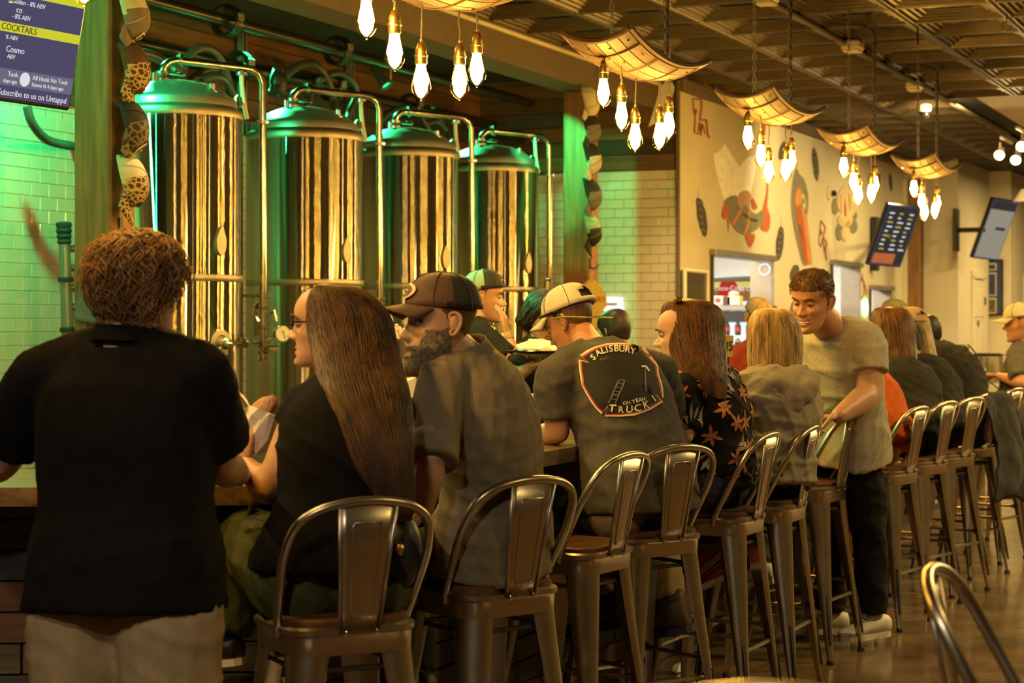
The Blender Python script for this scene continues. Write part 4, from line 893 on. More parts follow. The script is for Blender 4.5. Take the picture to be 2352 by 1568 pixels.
def hand(w, d, pn, side, curl=.5, s=1.0, spread=.12, thumb=.6):
    """w wrist, d finger direction, pn palm-side normal, side = direction of the thumb"""
    d = d.normalized(); pn = (pn - d * pn.dot(d)).normalized(); sd = d.cross(pn); sd = sd if sd.dot(side) > 0 else -sd; L = []
    L.append(tube([w - d * .03 * s, w + d * .005 * s, w + d * .035 * s, w + d * .07 * s, w + d * .098 * s], [.026 * s, .028 * s, .038 * s, .043 * s, .036 * s], 12, True, .42, sd))
    for i, (off_, ln) in enumerate(((.032, .070), (.011, .079), (-.011, .073), (-.031, .058))):
        b = w + d * (.088 - .004 * abs(i - 1)) * s + sd * off_ * s; a = 0; q = (d + sd * off_ * spread * 12).normalized(); pts = [b - d * .02 * s, b]
        for k, f in enumerate((.44, .32, .24)):
            a += curl * (1, 1.15, .8)[k]; pts.append(pts[-1] + (q * math.cos(a) + pn * math.sin(a)) * ln * f * s)
        L.append(cap_tube(pts, [.0100 * s, .0098 * s, .0090 * s, .0082 * s, .0070 * s], 8))
    b = w + d * .022 * s + sd * .026 * s; q = (d * .65 + sd * .75 + pn * .3 * thumb).normalized(); p1 = b + q * .04 * s; q2 = (d * .9 + sd * .25 + pn * thumb).normalized(); p2 = p1 + q2 * .032 * s; p3 = p2 + (q2 + pn * .25 * thumb).normalized() * .024 * s
    L.append(cap_tube([b - q * .01, b, p1, p2, p3], [.014 * s, .015 * s, .0115 * s, .0105 * s, .008 * s], 8))
    co, no, Fc = remesh(join(*L), .0042 * s, 3); return [Vector(p) for p in co], Fc
def shoe(par, ank, d, m, sole_m, s=1.0, high=.0, name='shoe'):
    d = Vector((d.x, d.y, d.z)).normalized(); up = (UP - d * UP.dot(d)).normalized(); sd = d.cross(up); b = ank - up * .075 * s
    def ringp(y, w, z0, z1): return [b + d * y * s + sd * (w * math.cos(a)) * s + up * (z0 + (z1 - z0) * (.5 + .5 * math.sin(a)) if math.sin(a) > -.6 else z0) * s for a in [2 * math.pi * k / 16 for k in range(16)]]
    o = mesh(name, loft([ringp(-.075, .018, .03, .065 + high), ringp(-.07, .032, .018, .085 + high), ringp(-.03, .038, .018, .095 + high), ringp(.02, .040, .018, .088 + high * .8), ringp(.06, .043, .018, .072), ringp(.11, .047, .018, .058), ringp(.155, .043, .018, .046), ringp(.18, .028, .02, .036), ringp(.188, .012, .022, .03)]), m, par, ang=180)
    out = [(-.082, 0), (-.074, .026), (-.04, .037), (.03, .036), (.1, .05), (.15, .045), (.185, .022), (.194, 0)]; out = out + [(y, -w) for y, w in out[-2:0:-1]]
    mesh('sole', poly([b + d * y * s * .97 + sd * w * s * .94 for y, w in out], up, .021 * s), sole_m, o, smooth=False)
    if m != 'leather_black' and m != 'boot': mesh('laces', join(*[tube([b + d * y * s + sd * .02 * s + up * zz * s, b + d * (y + .004) * s + up * (zz + .008) * s, b + d * y * s - sd * .02 * s + up * zz * s], .003, 5) for y, zz in ((.03, .084), (.05, .078), (.07, .070), (.09, .063))]), sole_m, o)
    return o
PEOPLE = {}
def person(key, label, J, face=None, hup=None, prof=MALE, b=1.0, skin='skin', shirt=None, sleeve=.55, sinf=.014, hem=-.05, pants=None, pinf=.012, sit=True, hr=None, sl=.02, arm=1.0, hs=1.0, smile=0, beard=0, buzz=0, hairm='hair_brown', hands=None, wr=.0024, neck_r=.054, collar=None, flare=0, seed=1, legs=True, vox=.0105, eyes=True, ears=True, fem=0, leg=1.0, nose=1.0, look=0, shL=None):
    J = dict(J); r1 = (J['shR'] - J['shL']).normalized(); rh = Vector((r1.x, r1.y, 0)).normalized(); hr = hr or rh; hr = hr.normalized(); fh = UP.cross(hr).normalized()
    prof = [(t, w * b, d * b) for t, w, d in prof]; pel = J['pel']
    J.setdefault('hipL', pel - hr * .09 * b - UP * .02); J.setdefault('hipR', pel + hr * .09 * b - UP * .02)
    for s in 'LR':
        sg = -1 if s == 'L' else 1
        if sit: J.setdefault('kn' + s, J['hip' + s] + fh * .40 + hr * sg * .05 - UP * .02); J.setdefault('an' + s, J['kn' + s] - UP * .40 - fh * .10)
        else: J.setdefault('kn' + s, Vector((J['hip' + s].x, J['hip' + s].y, .49))); J.setdefault('an' + s, Vector((J['kn' + s].x, J['kn' + s].y, .09)))
    fwd = (face or fh).normalized(); hu = (hup or UP); xr = fwd.cross(hu).normalized(); hu = xr.cross(fwd).normalized(); MH = frame(J['head'], xr, fwd, hu) @ Matrix.Scale(hs, 4)
    nk = J['neck']; htop = MH @ Vector((0, -.018, -.045))
    L = [torso(J, prof, -.03, 0, 1.0, 18, hr, sl), cap_tube([nk - (htop - nk) * .3, nk, lerp(nk, htop, .55), htop], [neck_r * 1.25, neck_r * 1.04, neck_r, neck_r * .97])]
    for s in 'LR':
        sh, el, w = J['sh' + s], J['el' + s], J['wr' + s]
        L += [cap_tube([lerp(nk, sh, .35), sh], [.055 * b, .052 * arm]), cap_tube([sh, lerp(sh, el, .3), lerp(sh, el, .65), el], [.052 * arm, .054 * arm, .046 * arm, .040 * arm]), cap_tube([el, lerp(el, w, .25), lerp(el, w, .6), w], [.040 * arm, .044 * arm, .036 * arm, .0265 * arm])]
        if legs: L += [cap_tube([J['hip' + s], lerp(J['hip' + s], J['kn' + s], .5), J['kn' + s]], [.085 * leg, .076 * leg, .056 * leg]), cap_tube([J['kn' + s], lerp(J['kn' + s], J['an' + s], .3), J['an' + s]], [.054 * leg, .056 * leg, .036 * leg])]
    co, no, Fc = remesh(join(*L), vox + .002, 6); V = [Vector(p) for p in co]; mi = [0] * len(Fc)
    hv, hf, hm = head_geo(smile, fem, beard, buzz, nose, vox < .012); o = len(V); V += [MH @ p for p in hv]; Fc = Fc + [tuple(i + o for i in f) for f in hf]; mi += hm
    ex = []
    if ears: ex += [xf(ear_geo(s), MH) for s in (-1, 1)]
    for s in 'LR':
        if hands and s in hands:
            h = hands[s]; ex.append(hand(J['wr' + s], *h[:3], **(h[3] if len(h) > 3 else {})))
    for v, f in ex: o = len(V); V += v; Fc = Fc + [tuple(i + o for i in q) for q in f]; mi += [0] * len(f)
    body = mesh('person', (V, Fc), [skin, 'lips', 'beard', hairm], None, mi=mi, ang=180, label=label, category='person')
    out = dict(body=body, M=MH, J=J, hr=hr, fh=fh, prof=prof)
    if eyes:
        for sx in (-1, 1):
            c = Vector((sx * .031, .0705, .0100)); e = mesh('eye', xf(ell(c, (.0112, .0112, .0108), n=14, m=10), MH), 'eye_white', body, ang=180)
            mesh('iris', xf(ell(c + Vector((look * .004, .0072, -.002)), (.0066, .0052, .0066), n=12, m=8), MH), 'iris', e)
            for q0, q1 in ((2, 78 + 10 * smile), (178, 128 - 10 * smile)):
                mesh('eyelid', xf(([c + Vector((.0126 * math.cos(a) * math.sin(q), .0126 * math.sin(a) * math.sin(q), .0126 * math.cos(q))) for q in [math.radians(q0 + (q1 - q0) * k / 3) for k in range(4)] for a in [math.radians(d) for d in range(0, 181, 15)]], [(i * 13 + j, i * 13 + j + 1, i * 13 + j + 14, i * 13 + j + 13) for i in range(3) for j in range(12)]), MH), skin, body, ang=180)
            mesh('eyebrow', xf(tube(spline([(sx * .014, .0965, .030), (sx * .028, .0945, .0355), (sx * .044, .083, .033), (sx * .052, .075, .028)], 3), [.0022, .003, .0036, .0038, .0038, .0036, .0032, .0028, .0022, .0015], 6, sy=.8), MH), hairm, body)
    if smile: mesh('teeth', xf(tube([Vector((x_, .0885 - (x_ / .026) ** 2 * .010, -.0675 + .007 * (x_ / .026) ** 2)) for x_ in np.linspace(-.024, .024, 9)], .0048, 6, sy=.5), MH), 'teeth', body)
    if shirt:
        P_ = [torso(J, prof, sinf, hem, .985, 24, hr, sl, flare)]
        for s in 'LR':
            sh, el, w = J['sh' + s], J['el' + s], J['wr' + s]
            P_ += [cap_tube([lerp(nk, sh, .3), sh], [.062 * b, .060 * arm + .008]), cap_tube([lerp(nk, sh, .12) - (htop - nk).normalized() * .02, lerp(nk, sh, .55) , sh], [.052 * b, .05 * b, .05 * arm])]
            if sleeve <= 1: e = lerp(sh, el, sleeve); P_.append(tube([lerp(sh, el, -.12), sh, lerp(sh, el, sleeve * .5), e], [.045 * arm, .062 * arm + .006, .066 * arm + .006, .061 * arm + .008], 16))
            else:
                q = sleeve - 1; e = lerp(el, w, q); P_ += [cap_tube([sh, lerp(sh, el, .5), el], [.062 * arm, .058 * arm, .052 * arm]), tube([el - (e - el) * .1, el, lerp(el, e, .6), e], [.044 * arm, .054 * arm, .052 * arm, .044 * arm], 16)]
        co, no, Fc = remesh(join(*P_), vox, 5); co = wrinkle(co, no, wr, seed)
        out['shirt'] = mesh('shirt', ([Vector(p) for p in co], Fc), shirt, body, ang=180); out['shirt_vf'] = ([Vector(p) for p in co], Fc)
        if collar:
            d = ((htop - nk).normalized() * .45 + (nk - pel).normalized() * .3 + UP * .5).normalized(); a0 = d.orthogonal().normalized(); a1 = d.cross(a0); cr = collar.get('r', neck_r * 1.28); R = []
            for k, (h, q) in enumerate(((-.012, 1.12), (.018, 1.05), (.03, 1.0), (.032, 1.05), (.016, 1.16), (-.004, 1.28))): R.append([nk + d * (h + .012) + (a0 * math.cos(a) + a1 * math.sin(a)) * cr * q for a in [2 * math.pi * j / 24 for j in range(24)]])
            mesh('collar', loft(R, cap=False), collar.get('m', shirt), out['shirt'], ang=180)
    if pants and legs:
        P_ = [torso(J, prof, min(pinf, sinf - .014), -.02, .10, 22, hr, sl)]
        for s in 'LR':
            h, k, a = J['hip' + s], J['kn' + s], J['an' + s]; e = lerp(k, a, .93)
            P_ += [cap_tube([h, lerp(h, k, .5), k], [.098 * leg + pinf, .084 * leg + pinf, .066 * leg + pinf]), tube([k - (e - k) * .1, k, lerp(k, e, .5), e], [.05 * leg, .066 * leg + pinf, .060 * leg + pinf, .056 * leg + pinf], 16)]
        co, no, Fc = remesh(join(*P_), vox + .001, 5); co = wrinkle(co, no, wr * 1.1, seed + 50)
        out['pants'] = mesh('trousers', ([Vector(p) for p in co], Fc), pants, body, ang=180)
    PEOPLE[key] = out; return out
# ---- hair
def strand_mesh(paths, r, n=3):
    V, Fc = [], []
    for pts in paths:
        m = len(pts); rr = [r * (1.0 if i < m * .6 else max(.15, 1 - (i - m * .6) / (m * .42))) for i in range(m)]
        v, f = tube(pts, rr, n, cap=False); o = len(V); V += v; Fc += [tuple(i + o for i in q) for q in f]
    return V, Fc
def scalp_shell(pp, thick, m, fz=.06, sz=.0, bz=-.05, rough=0, seed=0, name='hair'):
    hv, hf, _ = head_geo(0, 1); rg = random.Random(seed); M = pp['M']; V = []
    def lim(p): return .007 * math.sin(p.x * 260 + seed) * math.sin(p.y * 190) + lim0(p)
    def lim0(p): return fz if p.y > .035 else (lerp(sz, fz, (p.y + .0) / .035) if p.y > 0 else lerp(sz, bz, min(1, -p.y / .06)))
    for p in hv:
        e = min(1, max(0, (p.z - lim(p)) / .03 + .25)); d = Vector((p.x, p.y, max(p.z - .01, -.02))).normalized(); V.append(p + d * (thick * e * (1 + rough * rg.uniform(-1, 1))))
    keep = [f for f in hf if sum(hv[i].z - lim(hv[i]) for i in f) / len(f) > -.004]
    return mesh(name, xf((V, keep), M), m, pp['body'], ang=180)
def locks(pp, par, n, m, length, r, flow, curl=.3, thick=.012, lim=(.05, .0, -.06), seed=1, seg=6, wave=0, name='hair_locks'):
    rg = random.Random(seed); hv, hf, _ = head_geo(0, 1); M = pp['M']; paths = []
    fz, sz, bz = lim
    while len(paths) < n:
        p = hv[rg.randrange(len(hv))]; l = fz if p.y > .035 else (sz if p.y > -.01 else bz)
        if p.z < l: continue
        nrm = Vector((p.x / .9, p.y, p.z * .8)).normalized(); q = p + nrm * thick * rg.uniform(.5, 1.1); d = Vector(flow(p)); d = (d - nrm * d.dot(nrm) * .7); d = (d.normalized() + Vector((rg.uniform(-1, 1), rg.uniform(-1, 1), rg.uniform(-1, 1))) * curl).normalized()
        pts = [q]; L = length * rg.uniform(.6, 1.25); ax = d.cross(nrm); ph = rg.uniform(0, 6)
        for k in range(seg):
            t = (k + 1) / seg; w = math.sin(ph + t * wave) if wave else 0; pts.append(q + d * L * t + nrm * (L * .28 * math.sin(t * 2.8)) + ax * (w * L * .3) - nrm * L * .25 * t * t)
        paths.append([M @ x for x in pts])
    return mesh(name, strand_mesh(paths, r), m, par, ang=180)
def long_hair(pp, rings, m, n=500, r=.0035, arc=(0, 2 * math.pi), seed=1, jit=.012, seg=5, shell=True, name='hair'):
    """rings: (centre, a, b) world; point(u) = c + a cos u + b sin u"""
    rg = random.Random(seed); K = len(rings); nu = 40; full = arc[1] - arc[0] > 6.2
    def pt(i, u, f=1.0): c, a, b = rings[i]; return c + a * (math.cos(u) * f) + b * (math.sin(u) * f)
    us = [arc[0] + (arc[1] - arc[0]) * k / (nu if full else nu - 1) for k in range(nu)]
    cols = [spline([pt(i, u) for i in range(K)], seg) for u in us]; rows = [[c[j] for c in cols] for j in range(len(cols[0]))]
    o = mesh(name, loft(rows, cap=False, closed=full), m, pp['body'], ang=180)
    paths = []
    for _ in range(n):
        u = rg.uniform(*arc); du = 0; f = rg.uniform(.97, 1.05); pts = []; end = rg.uniform(.72, 1.03); ph = rg.uniform(0, 6); wv = rg.uniform(0, jit)
        base = [pt(i, u + wv * 2.5 * math.sin(ph + i * 1.3), f) for i in range(K)]; s = spline(base, seg); k = max(4, int(len(s) * end))
        paths.append([p + Vector((rg.uniform(-1, 1), rg.uniform(-1, 1), 0)) * .0012 for p in s[:k]])
    mesh('hair_strands', strand_mesh(paths, r), m, o, ang=180); return o

# ---------------------------------------------------------------- the guests and staff
def down(p): return (0, -.35, -1)
# man in black polo standing at the angled end
p1 = person('polo', 'person standing with back turned, curly brown hair, black polo shirt and khaki trousers',
  dict(head=P(318, 668, 4.32), neck=P(292, 792, 4.30), shL=P(92, 868, 4.34), shR=P(462, 862, 4.24), elL=P(12, 1052, 4.46), elR=P(505, 1068, 4.36), wrL=P(-60, 1098, 4.75), wrR=P(552, 1090, 4.82),
       pel=P(288, 1345, 4.26), hipL=P(190, 1400, 4.28), hipR=P(385, 1400, 4.22), knL=P(178, 1780, 4.32), knR=P(398, 1780, 4.26), anL=P(176, 2140, 4.36), anR=P(404, 2150, 4.30)),
  face=dirv(.55, .8, -.02), b=1.13, skin='skin_fair', shirt='polo_black', sleeve=.82, sinf=.02, hem=-.10, flare=.05, pants='khaki', pinf=.02, sit=False, arm=1.12, hairm='hair_ginger', collar=dict(r=.070), hands=dict(L=(dirv(-.6, .8, 0), -UP, VR, dict(curl=.3)), R=(dirv(-.2, .95, 0), -UP, -VR, dict(curl=.3))), seed=3, wr=.0016, sl=.0, neck_r=.062, eyes=False, leg=1.12)
h = scalp_shell(p1, .012, 'hair_ginger', .05, -.01, -.085, .10, 2)
locks(p1, h, 3800, 'hair_ginger', .050, .0015, lambda p: (p.x * 4 + .25, -.3, -.7 if p.z > .06 else -1), .34, .012, (.05, -.005, -.085), 4, 7, 4)
for s in 'LR': shoe(p1['body'], p1['J']['an' + s], dirv(.1 if s == 'R' else -.15, 1), 'leather_black', 'rubber')
# woman with very long hair, glasses
p2 = person('long', 'person on the nearest stool with waist-long brown hair, glasses, black top and olive trousers',
  dict(head=P(746, 748, 5.06), neck=P(796, 884, 4.90), shL=P(702, 935, 4.86), shR=P(888, 925, 4.90), elL=P(612, 1128, 4.78), elR=P(925, 1120, 4.98), wrL=P(563, 1062, 4.95), wrR=P(800, 1090, 5.22), pel=P(770, 1320, 4.76),
       knL=P(560, 1225, 5.10), knR=P(735, 1240, 5.2), anL=P(505, 1470, 5.05), anR=P(690, 1510, 5.15)), face=dirv(-1, .06, -.04), hs=.9, prof=FEM, b=1.06, skin='skin', shirt='polo_black', sleeve=.26, sinf=.018, hem=.0, flare=.06, pants='olive', pinf=.024, fem=1, hairm='hair_brown',
  hands=dict(L=(dirv(.15, .1, 1), dirv(.9, .3, 0), dirv(.3, .6, .4), dict(curl=.55, s=.92))), arm=.92, seed=8, wr=.002, sl=.025, neck_r=.047, nose=.95)
def rings(*L): return [(P(x, y, D), VR * (hw / F * D), VF * hd) for x, y, D, hw, hd in L]
long_hair(p2, rings((758, 653, 5.04, 12, .03), (768, 658, 5.04, 42, .07), (780, 680, 5.04, 70, .092), (797, 718, 5.03, 90, .10), (808, 768, 5.0, 95, .10), (820, 830, 4.93, 95, .095), (838, 900, 4.82, 98, .075), (862, 990, 4.74, 84, .055), (886, 1080, 4.70, 62, .045), (912, 1150, 4.68, 40, .03), (926, 1195, 4.67, 18, .015)), 'hair_brown', 1700, .0019, seed=5, jit=.03)
gM = p2['M']; lens = [[Vector((sx * .032 + .021 * math.copysign(abs(math.cos(a)) ** .7, math.cos(a)), .092 - abs(.021 * math.cos(a)) * .2 * sx * math.copysign(1, math.cos(a)), .008 + .016 * math.copysign(abs(math.sin(a)) ** .7, math.sin(a)))) for a in [2 * math.pi * k / 20 for k in range(20)]] for sx in (-1, 1)]
gl = mesh('glasses', xf(join(*[tube(l, .0022, 6, loop=True) for l in lens], tube([(-.011, .098, .012), (0, .104, .014), (.011, .098, .012)], .002, 6), *[tube([(sx * .053, .088, .016), (sx * .074, .05, .014), (sx * .078, -.01, .012)], .0028, 6) for sx in (-1, 1)]), gM), 'black_gloss', p2['body'])
shoe(p2['body'], p2['J']['anL'], dirv(-.75, .55, -.15), 'leather_black', 'paper', .92); shoe(p2['body'], p2['J']['anR'], dirv(-.6, .7, -.1), 'leather_black', 'paper', .92)
# bearded man
p3 = person('beard', 'person with grey beard, dark brown cap, tan shirt with rolled sleeves and jeans',
  dict(head=P(1012, 744, 5.2), neck=P(1070, 822, 5.27), shL=P(1008, 890, 5.12), shR=P(1116, 850, 5.52), elL=P(992, 1052, 5.0), elR=P(1000, 1010, 5.75), wrL=P(972, 1180, 5.04), wrR=P(905, 1035, 5.8), pel=P(1128, 1252, 5.34), knL=P(890, 1290, 5.36), knR=P(960, 1250, 5.68), anL=P(900, 1545, 5.46), anR=P(945, 1560, 5.6)),
  face=dirv(-1, -.34, -.06), hs=1.02, b=1.02, skin='skin', shirt='tan_shirt', sleeve=.93, sinf=.02, hem=-.10, flare=.08, pants='denim', pinf=.014, beard=1, hairm='hair_short', buzz=1, hands=dict(L=(dirv(-.75, .1, -.7), dirv(.3, -.1, -.6), dirv(-.2, -1, 0), dict(curl=.25))), collar=dict(r=.066), sl=.035, seed=12, wr=.0022, arm=1.02, look=-.2)
cap_parts(p3['body'], p3['M'] @ Matrix.Translation((0, -.004, .0)) @ Matrix.Rotation(.10, 4, 'X'), ('cap_brown', 'cap_black'), 'cap_brown', (.034, .018, 'patch_brown', 'oval', 'thread'), 1.0)
for s in 'LR': shoe(p3['body'], p3['J']['an' + s], dirv(-.8, .5, -.2), 'boot', 'rubber')
cuff = p3['J']; e_ = lerp(cuff['shL'], cuff['elL'], .97); d_ = (cuff['elL'] - cuff['shL']).normalized()
mesh('rolled_cuff', lathe([(.052, -.05), (.068, -.055), (.072, -.03), (.070, -.0), (.074, .012), (.068, .02), (.05, .018)], 20, e_, d_), 'tan_shirt', p3['shirt'], ang=180)
# badge shirt man
p4 = person('badge', 'person hunched over the bar in charcoal tee shirt with badge print and cream cap',
  dict(head=P(1312, 742, 6.95), neck=P(1362, 806, 6.82), shL=P(1272, 868, 6.60), shR=P(1512, 852, 6.92), elL=P(1282, 992, 6.62), elR=P(1545, 985, 7.12), wrL=P(1205, 1010, 6.95), wrR=P(1440, 1000, 7.4), pel=P(1466, 1150, 6.62), knL=P(1330, 1190, 6.95), knR=P(1500, 1180, 7.1), anL=P(1395, 1380, 6.9), anR=P(1535, 1395, 6.95)),
  face=dirv(-.72, .5, -.48), b=1.14, skin='skin_tan', shirt='charcoal', sleeve=.72, sinf=.02, hem=-.07, flare=.05, pants='khaki', pinf=.016, hairm='hair_short', buzz=1, hands=dict(L=(dirv(-.9, .4, 0), -UP, dirv(.3, .9), dict(curl=.4))), sl=.055, seed=21, arm=1.08, wr=.0016)
cap_parts(p4['body'], p4['M'] @ Matrix.Translation((0, -.006, .0)) @ Matrix.Rotation(.12, 4, 'X'), ('cap_cream', 'cap_cream'), 'cap_cream', None, 1.03)
M4 = p4['M']; mat('lanyard', (.28, .38, .06), .6); mesh('eyewear_cord', xf(tube(spline([(.082, .02, .03), (.095, -.05, .0), (.07, -.125, -.045), (0, -.15, -.06), (-.07, -.125, -.045), (-.095, -.05, .0), (-.082, .02, .03)], 5), .0024, 6), M4), 'lanyard', p4['body']); mesh('sunglasses_arm', xf(join(*[tube([(sx * .092, .06, .055), (sx * .094, .0, .045), (sx * .088, -.03, .03)], .004, 6) for sx in (-1, 1)]), M4), 'black_gloss', p4['body'])
for s in 'LR': shoe(p4['body'], p4['J']['an' + s] - UP * .02, dirv(-.75, .55, -.25), 'boot', 'rubber', 1.1, .06, 'work_boot')
# floral woman
p5 = person('floral', 'person with long brown hair in black floral blouse and jeans, profile to the left',
  dict(head=P(1562, 768, 7.25), neck=P(1614, 850, 7.28), shL=P(1578, 892, 7.12), shR=P(1662, 872, 7.45), elL=P(1572, 1000, 7.05), elR=P(1640, 960, 7.6), wrL=P(1512, 985, 7.35), wrR=P(1560, 960, 7.7), pel=P(1640, 1095, 7.24), knL=P(1560, 1130, 7.5), knR=P(1620, 1120, 7.6), anL=P(1608, 1262, 7.28), anR=P(1650, 1290, 7.45)),
  face=dirv(-1, .12, -.16), hs=.92, prof=FEM, b=1.02, skin='skin_fair', shirt='floral_base', sleeve=.9, sinf=.022, hem=.06, flare=.03, pants='denim', pinf=.012, fem=1, hairm='hair_auburn', sl=.035, seed=31, wr=.002, arm=.95, hands=dict(L=(dirv(-.9, .4, 0), -UP, dirv(.3, .9), dict(curl=.4, s=.9))))
long_hair(p5, rings((1570, 686, 7.27, 14, .03), (1580, 694, 7.27, 48, .07), (1590, 720, 7.27, 68, .095), (1596, 770, 7.25, 66, .1), (1606, 820, 7.2, 60, .09), (1620, 862, 7.14, 48, .07), (1640, 895, 7.1, 28, .04), (1655, 915, 7.08, 12, .02)), 'hair_auburn', 1300, .0020, seed=15, jit=.04)
mesh('hair_clip', cbox(P(1557, 688, 7.2), (.05, .03, .02), .006, rotz(.4)), 'brass', p5['body'])
shoe(p5['body'], p5['J']['anL'], dirv(-.70, .2, -.65), 'shoe_red', 'sole', 1.0); shoe(p5['body'], p5['J']['anR'], dirv(-.7, .4, -.4), 'shoe_red', 'sole', 1.0)
# blonde woman
p6 = person('blonde', 'person seen from behind with shoulder-length blonde hair and pale hooded top',
  dict(head=P(1776, 782, 7.82), neck=P(1786, 862, 7.76), shL=P(1708, 890, 7.68), shR=P(1846, 890, 7.80), elL=P(1690, 1000, 7.75), elR=P(1858, 985, 7.9), wrL=P(1680, 1000, 8.0), wrR=P(1800, 1000, 8.1), pel=P(1752, 1080, 7.70)),
  face=dirv(-.15, 1, -.15), hs=.94, prof=FEM, b=1.2, skin='skin_fair', shirt='oat', sleeve=1.7, sinf=.02, hem=.02, pants='denim', pinf=.012, fem=1, hairm='hair_blonde', sl=.04, seed=41, wr=.0035, eyes=False)
long_hair(p6, rings((1772, 708, 7.82, 12, .02), (1774, 714, 7.82, 38, .07), (1777, 740, 7.82, 54, .1), (1780, 780, 7.81, 60, .105), (1780, 820, 7.79, 60, .1), (1780, 848, 7.76, 56, .09), (1780, 866, 7.74, 44, .07)), 'hair_blonde', 1300, .0021, seed=25, jit=.03)
hood = []
for k, (h, w, dp) in enumerate(((.03, .10, .10), (.01, .15, .15), (-.04, .165, .19), (-.09, .14, .20), (-.14, .08, .19), (-.16, .03, .175))):
    c = p6['J']['neck'] + UP * h; hood.append([c + VR * (w * math.sin(a)) - VF * (dp * (.35 + .65 * math.cos(a))) for a in [math.radians(-105 + 210 * j / 14) for j in range(15)]])
ho = mesh('hood', loft(hood, cap=False, closed=False), 'oat', p6['shirt'], ang=180); sb_ = ho.modifiers.new('s', 'SUBSURF'); sb_.levels = sb_.render_levels = 2; dm_ = ho.modifiers.new('d', 'DISPLACE'); dm_.texture = bpy.data.textures['folds']; dm_.strength = .05; ho.modifiers.new('t', 'SOLIDIFY').thickness = .010
# standing man
p7 = person('standing', 'smiling person standing in pale grey tee shirt and black jeans, hand on a stool back',
  dict(head=P(1866, 692, 8.30), neck=P(1906, 752, 8.48), shL=P(1988, 782, 8.42), shR=P(1856, 780, 8.78), elL=P(1998, 905, 8.36), elR=P(1838, 930, 8.78), wrL=P(1926, 955, 8.16), wrR=P(1800, 1005, 8.6), pel=P(1932, 1030, 8.72), hipL=P(1972, 1052, 8.66), hipR=P(1892, 1052, 8.84), knL=P(1998, 1245, 8.76), knR=P(1905, 1250, 8.95), anL=P(2008, 1420, 8.80), anR=P(1908, 1412, 9.02)),
  face=dirv(-.62, -.75, -.26), hup=Vector((0, 0, 1)) + VR * .1, hs=1.07, b=1.2, skin='skin_tan', shirt='heather', sleeve=.60, sinf=.022, hem=-.05, flare=.045, pants='jean_black', pinf=.008, sit=False, arm=1.42, smile=1, hairm='hair_short', buzz=1, hands=dict(L=(dirv(-.95, -.1, -.2), dirv(0, -.2, -1), dirv(0, -1, 0), dict(curl=.85, s=1.05)),), sl=.03, wr=.0026, seed=51, neck_r=.074, leg=1.08, look=-.3)
sh7 = scalp_shell(p7, .005, 'hair_short', .068, .012, -.04, .1, 6); locks(p7, sh7, 2600, 'hair_short', .016, .0011, lambda p: (p.x * 3, .6, .2), .35, .006, (.066, .03, .0), 7, 3)
shoe(p7['body'], p7['J']['anL'], dirv(-.72, -.5), 'shoe_white', 'shoe_white', 1.15); shoe(p7['body'], p7['J']['anR'], dirv(-1, .05), 'shoe_white', 'shoe_white', 1.15)
# bartender with backward cap
b1 = person('bartender', 'person behind the bar in black tee shirt, backward mint and black cap, hand at mouth',
  dict(head=P(1112, 684, 9.5), neck=P(1098, 742, 9.5), shL=P(1092, 765, 9.72), shR=P(1106, 772, 9.3), elL=P(1125, 850, 9.8), elR=P(1186, 836, 9.2), wrL=P(1185, 850, 9.6), wrR=P(1163, 768, 9.28), pel=P(1092, 985, 9.5)),
  face=dirv(1, .05, -.06), b=1.0, skin='skin', shirt='shirt_dark', sleeve=.8, sinf=.018, hem=-.1, pants='jean_black', sit=False, hairm='hair_short', buzz=1, hands=dict(R=(dirv(-.15, .25, 1), dirv(-.9, .3, 0), dirv(-.2, .9, 0), dict(curl=.25))), seed=61)
cap_parts(b1['body'], b1['M'] @ Matrix.Translation((0, .0, .0)) @ Matrix.Rotation(math.pi, 4, 'Z') @ Matrix.Rotation(-.14, 4, 'X'), ('cap_mint', 'cap_black'), 'cap_mint', (.02, .02, 'patch_brown', 'sq', 'patch_brown'), 1.02)
w_ = b1['J']; mesh('wristband', lathe([(.032, -.012), (.036, 0), (.032, .012)], 16, lerp(w_['wrR'], w_['elR'], .15), w_['wrR'] - w_['elR']), 'cap_tan', b1['body'])
# dark-haired bartender
b2 = person('server', 'person behind the bar with long dark hair and black shirt, looking down at a tray',
  dict(head=P(1250, 728, 9.3), neck=P(1238, 788, 9.36), shL=P(1288, 812, 9.52), shR=P(1206, 806, 9.26), elL=P(1300, 880, 9.4), elR=P(1178, 868, 9.12), wrL=P(1285, 840, 9.12), wrR=P(1226, 838, 8.98), pel=P(1235, 990, 9.45)),
  face=dirv(.55, -.55, -.55), hs=.92, prof=FEM, skin='skin', shirt='shirt_dark', sleeve=.75, sinf=.018, hem=-.1, pants='jean_black', sit=False, fem=1, hairm='hair_dark', hands=dict(R=(dirv(.8, .1, .2), UP, dirv(.2, -.9), dict(curl=.4, s=.9)), L=(dirv(-.8, -.1, .1), UP, dirv(.2, -.9), dict(curl=.4, s=.9))), seed=71, arm=.9)
M_b2 = b2['M']
def hring(pp, L): # rings in head space (y back)
    M = pp['M']; R3 = M.to_3x3(); return [(M @ Vector(c), R3 @ Vector((a, 0, 0)), R3 @ Vector((0, b, 0))) for c, a, b in L]
long_hair(b2, hring(b2, (((0, -.01, .137), .02, .02), ((0, -.015, .12), .06, .07), ((0, -.03, .07), .088, .10), ((0, -.045, .01), .092, .088), ((0, -.055, -.05), .09, .07), ((0, -.06, -.10), .085, .06)))[:6] + rings((1222, 800, 9.25, 26, .05), (1216, 830, 9.2, 18, .03)), 'hair_dark', 350, .0035, seed=35)
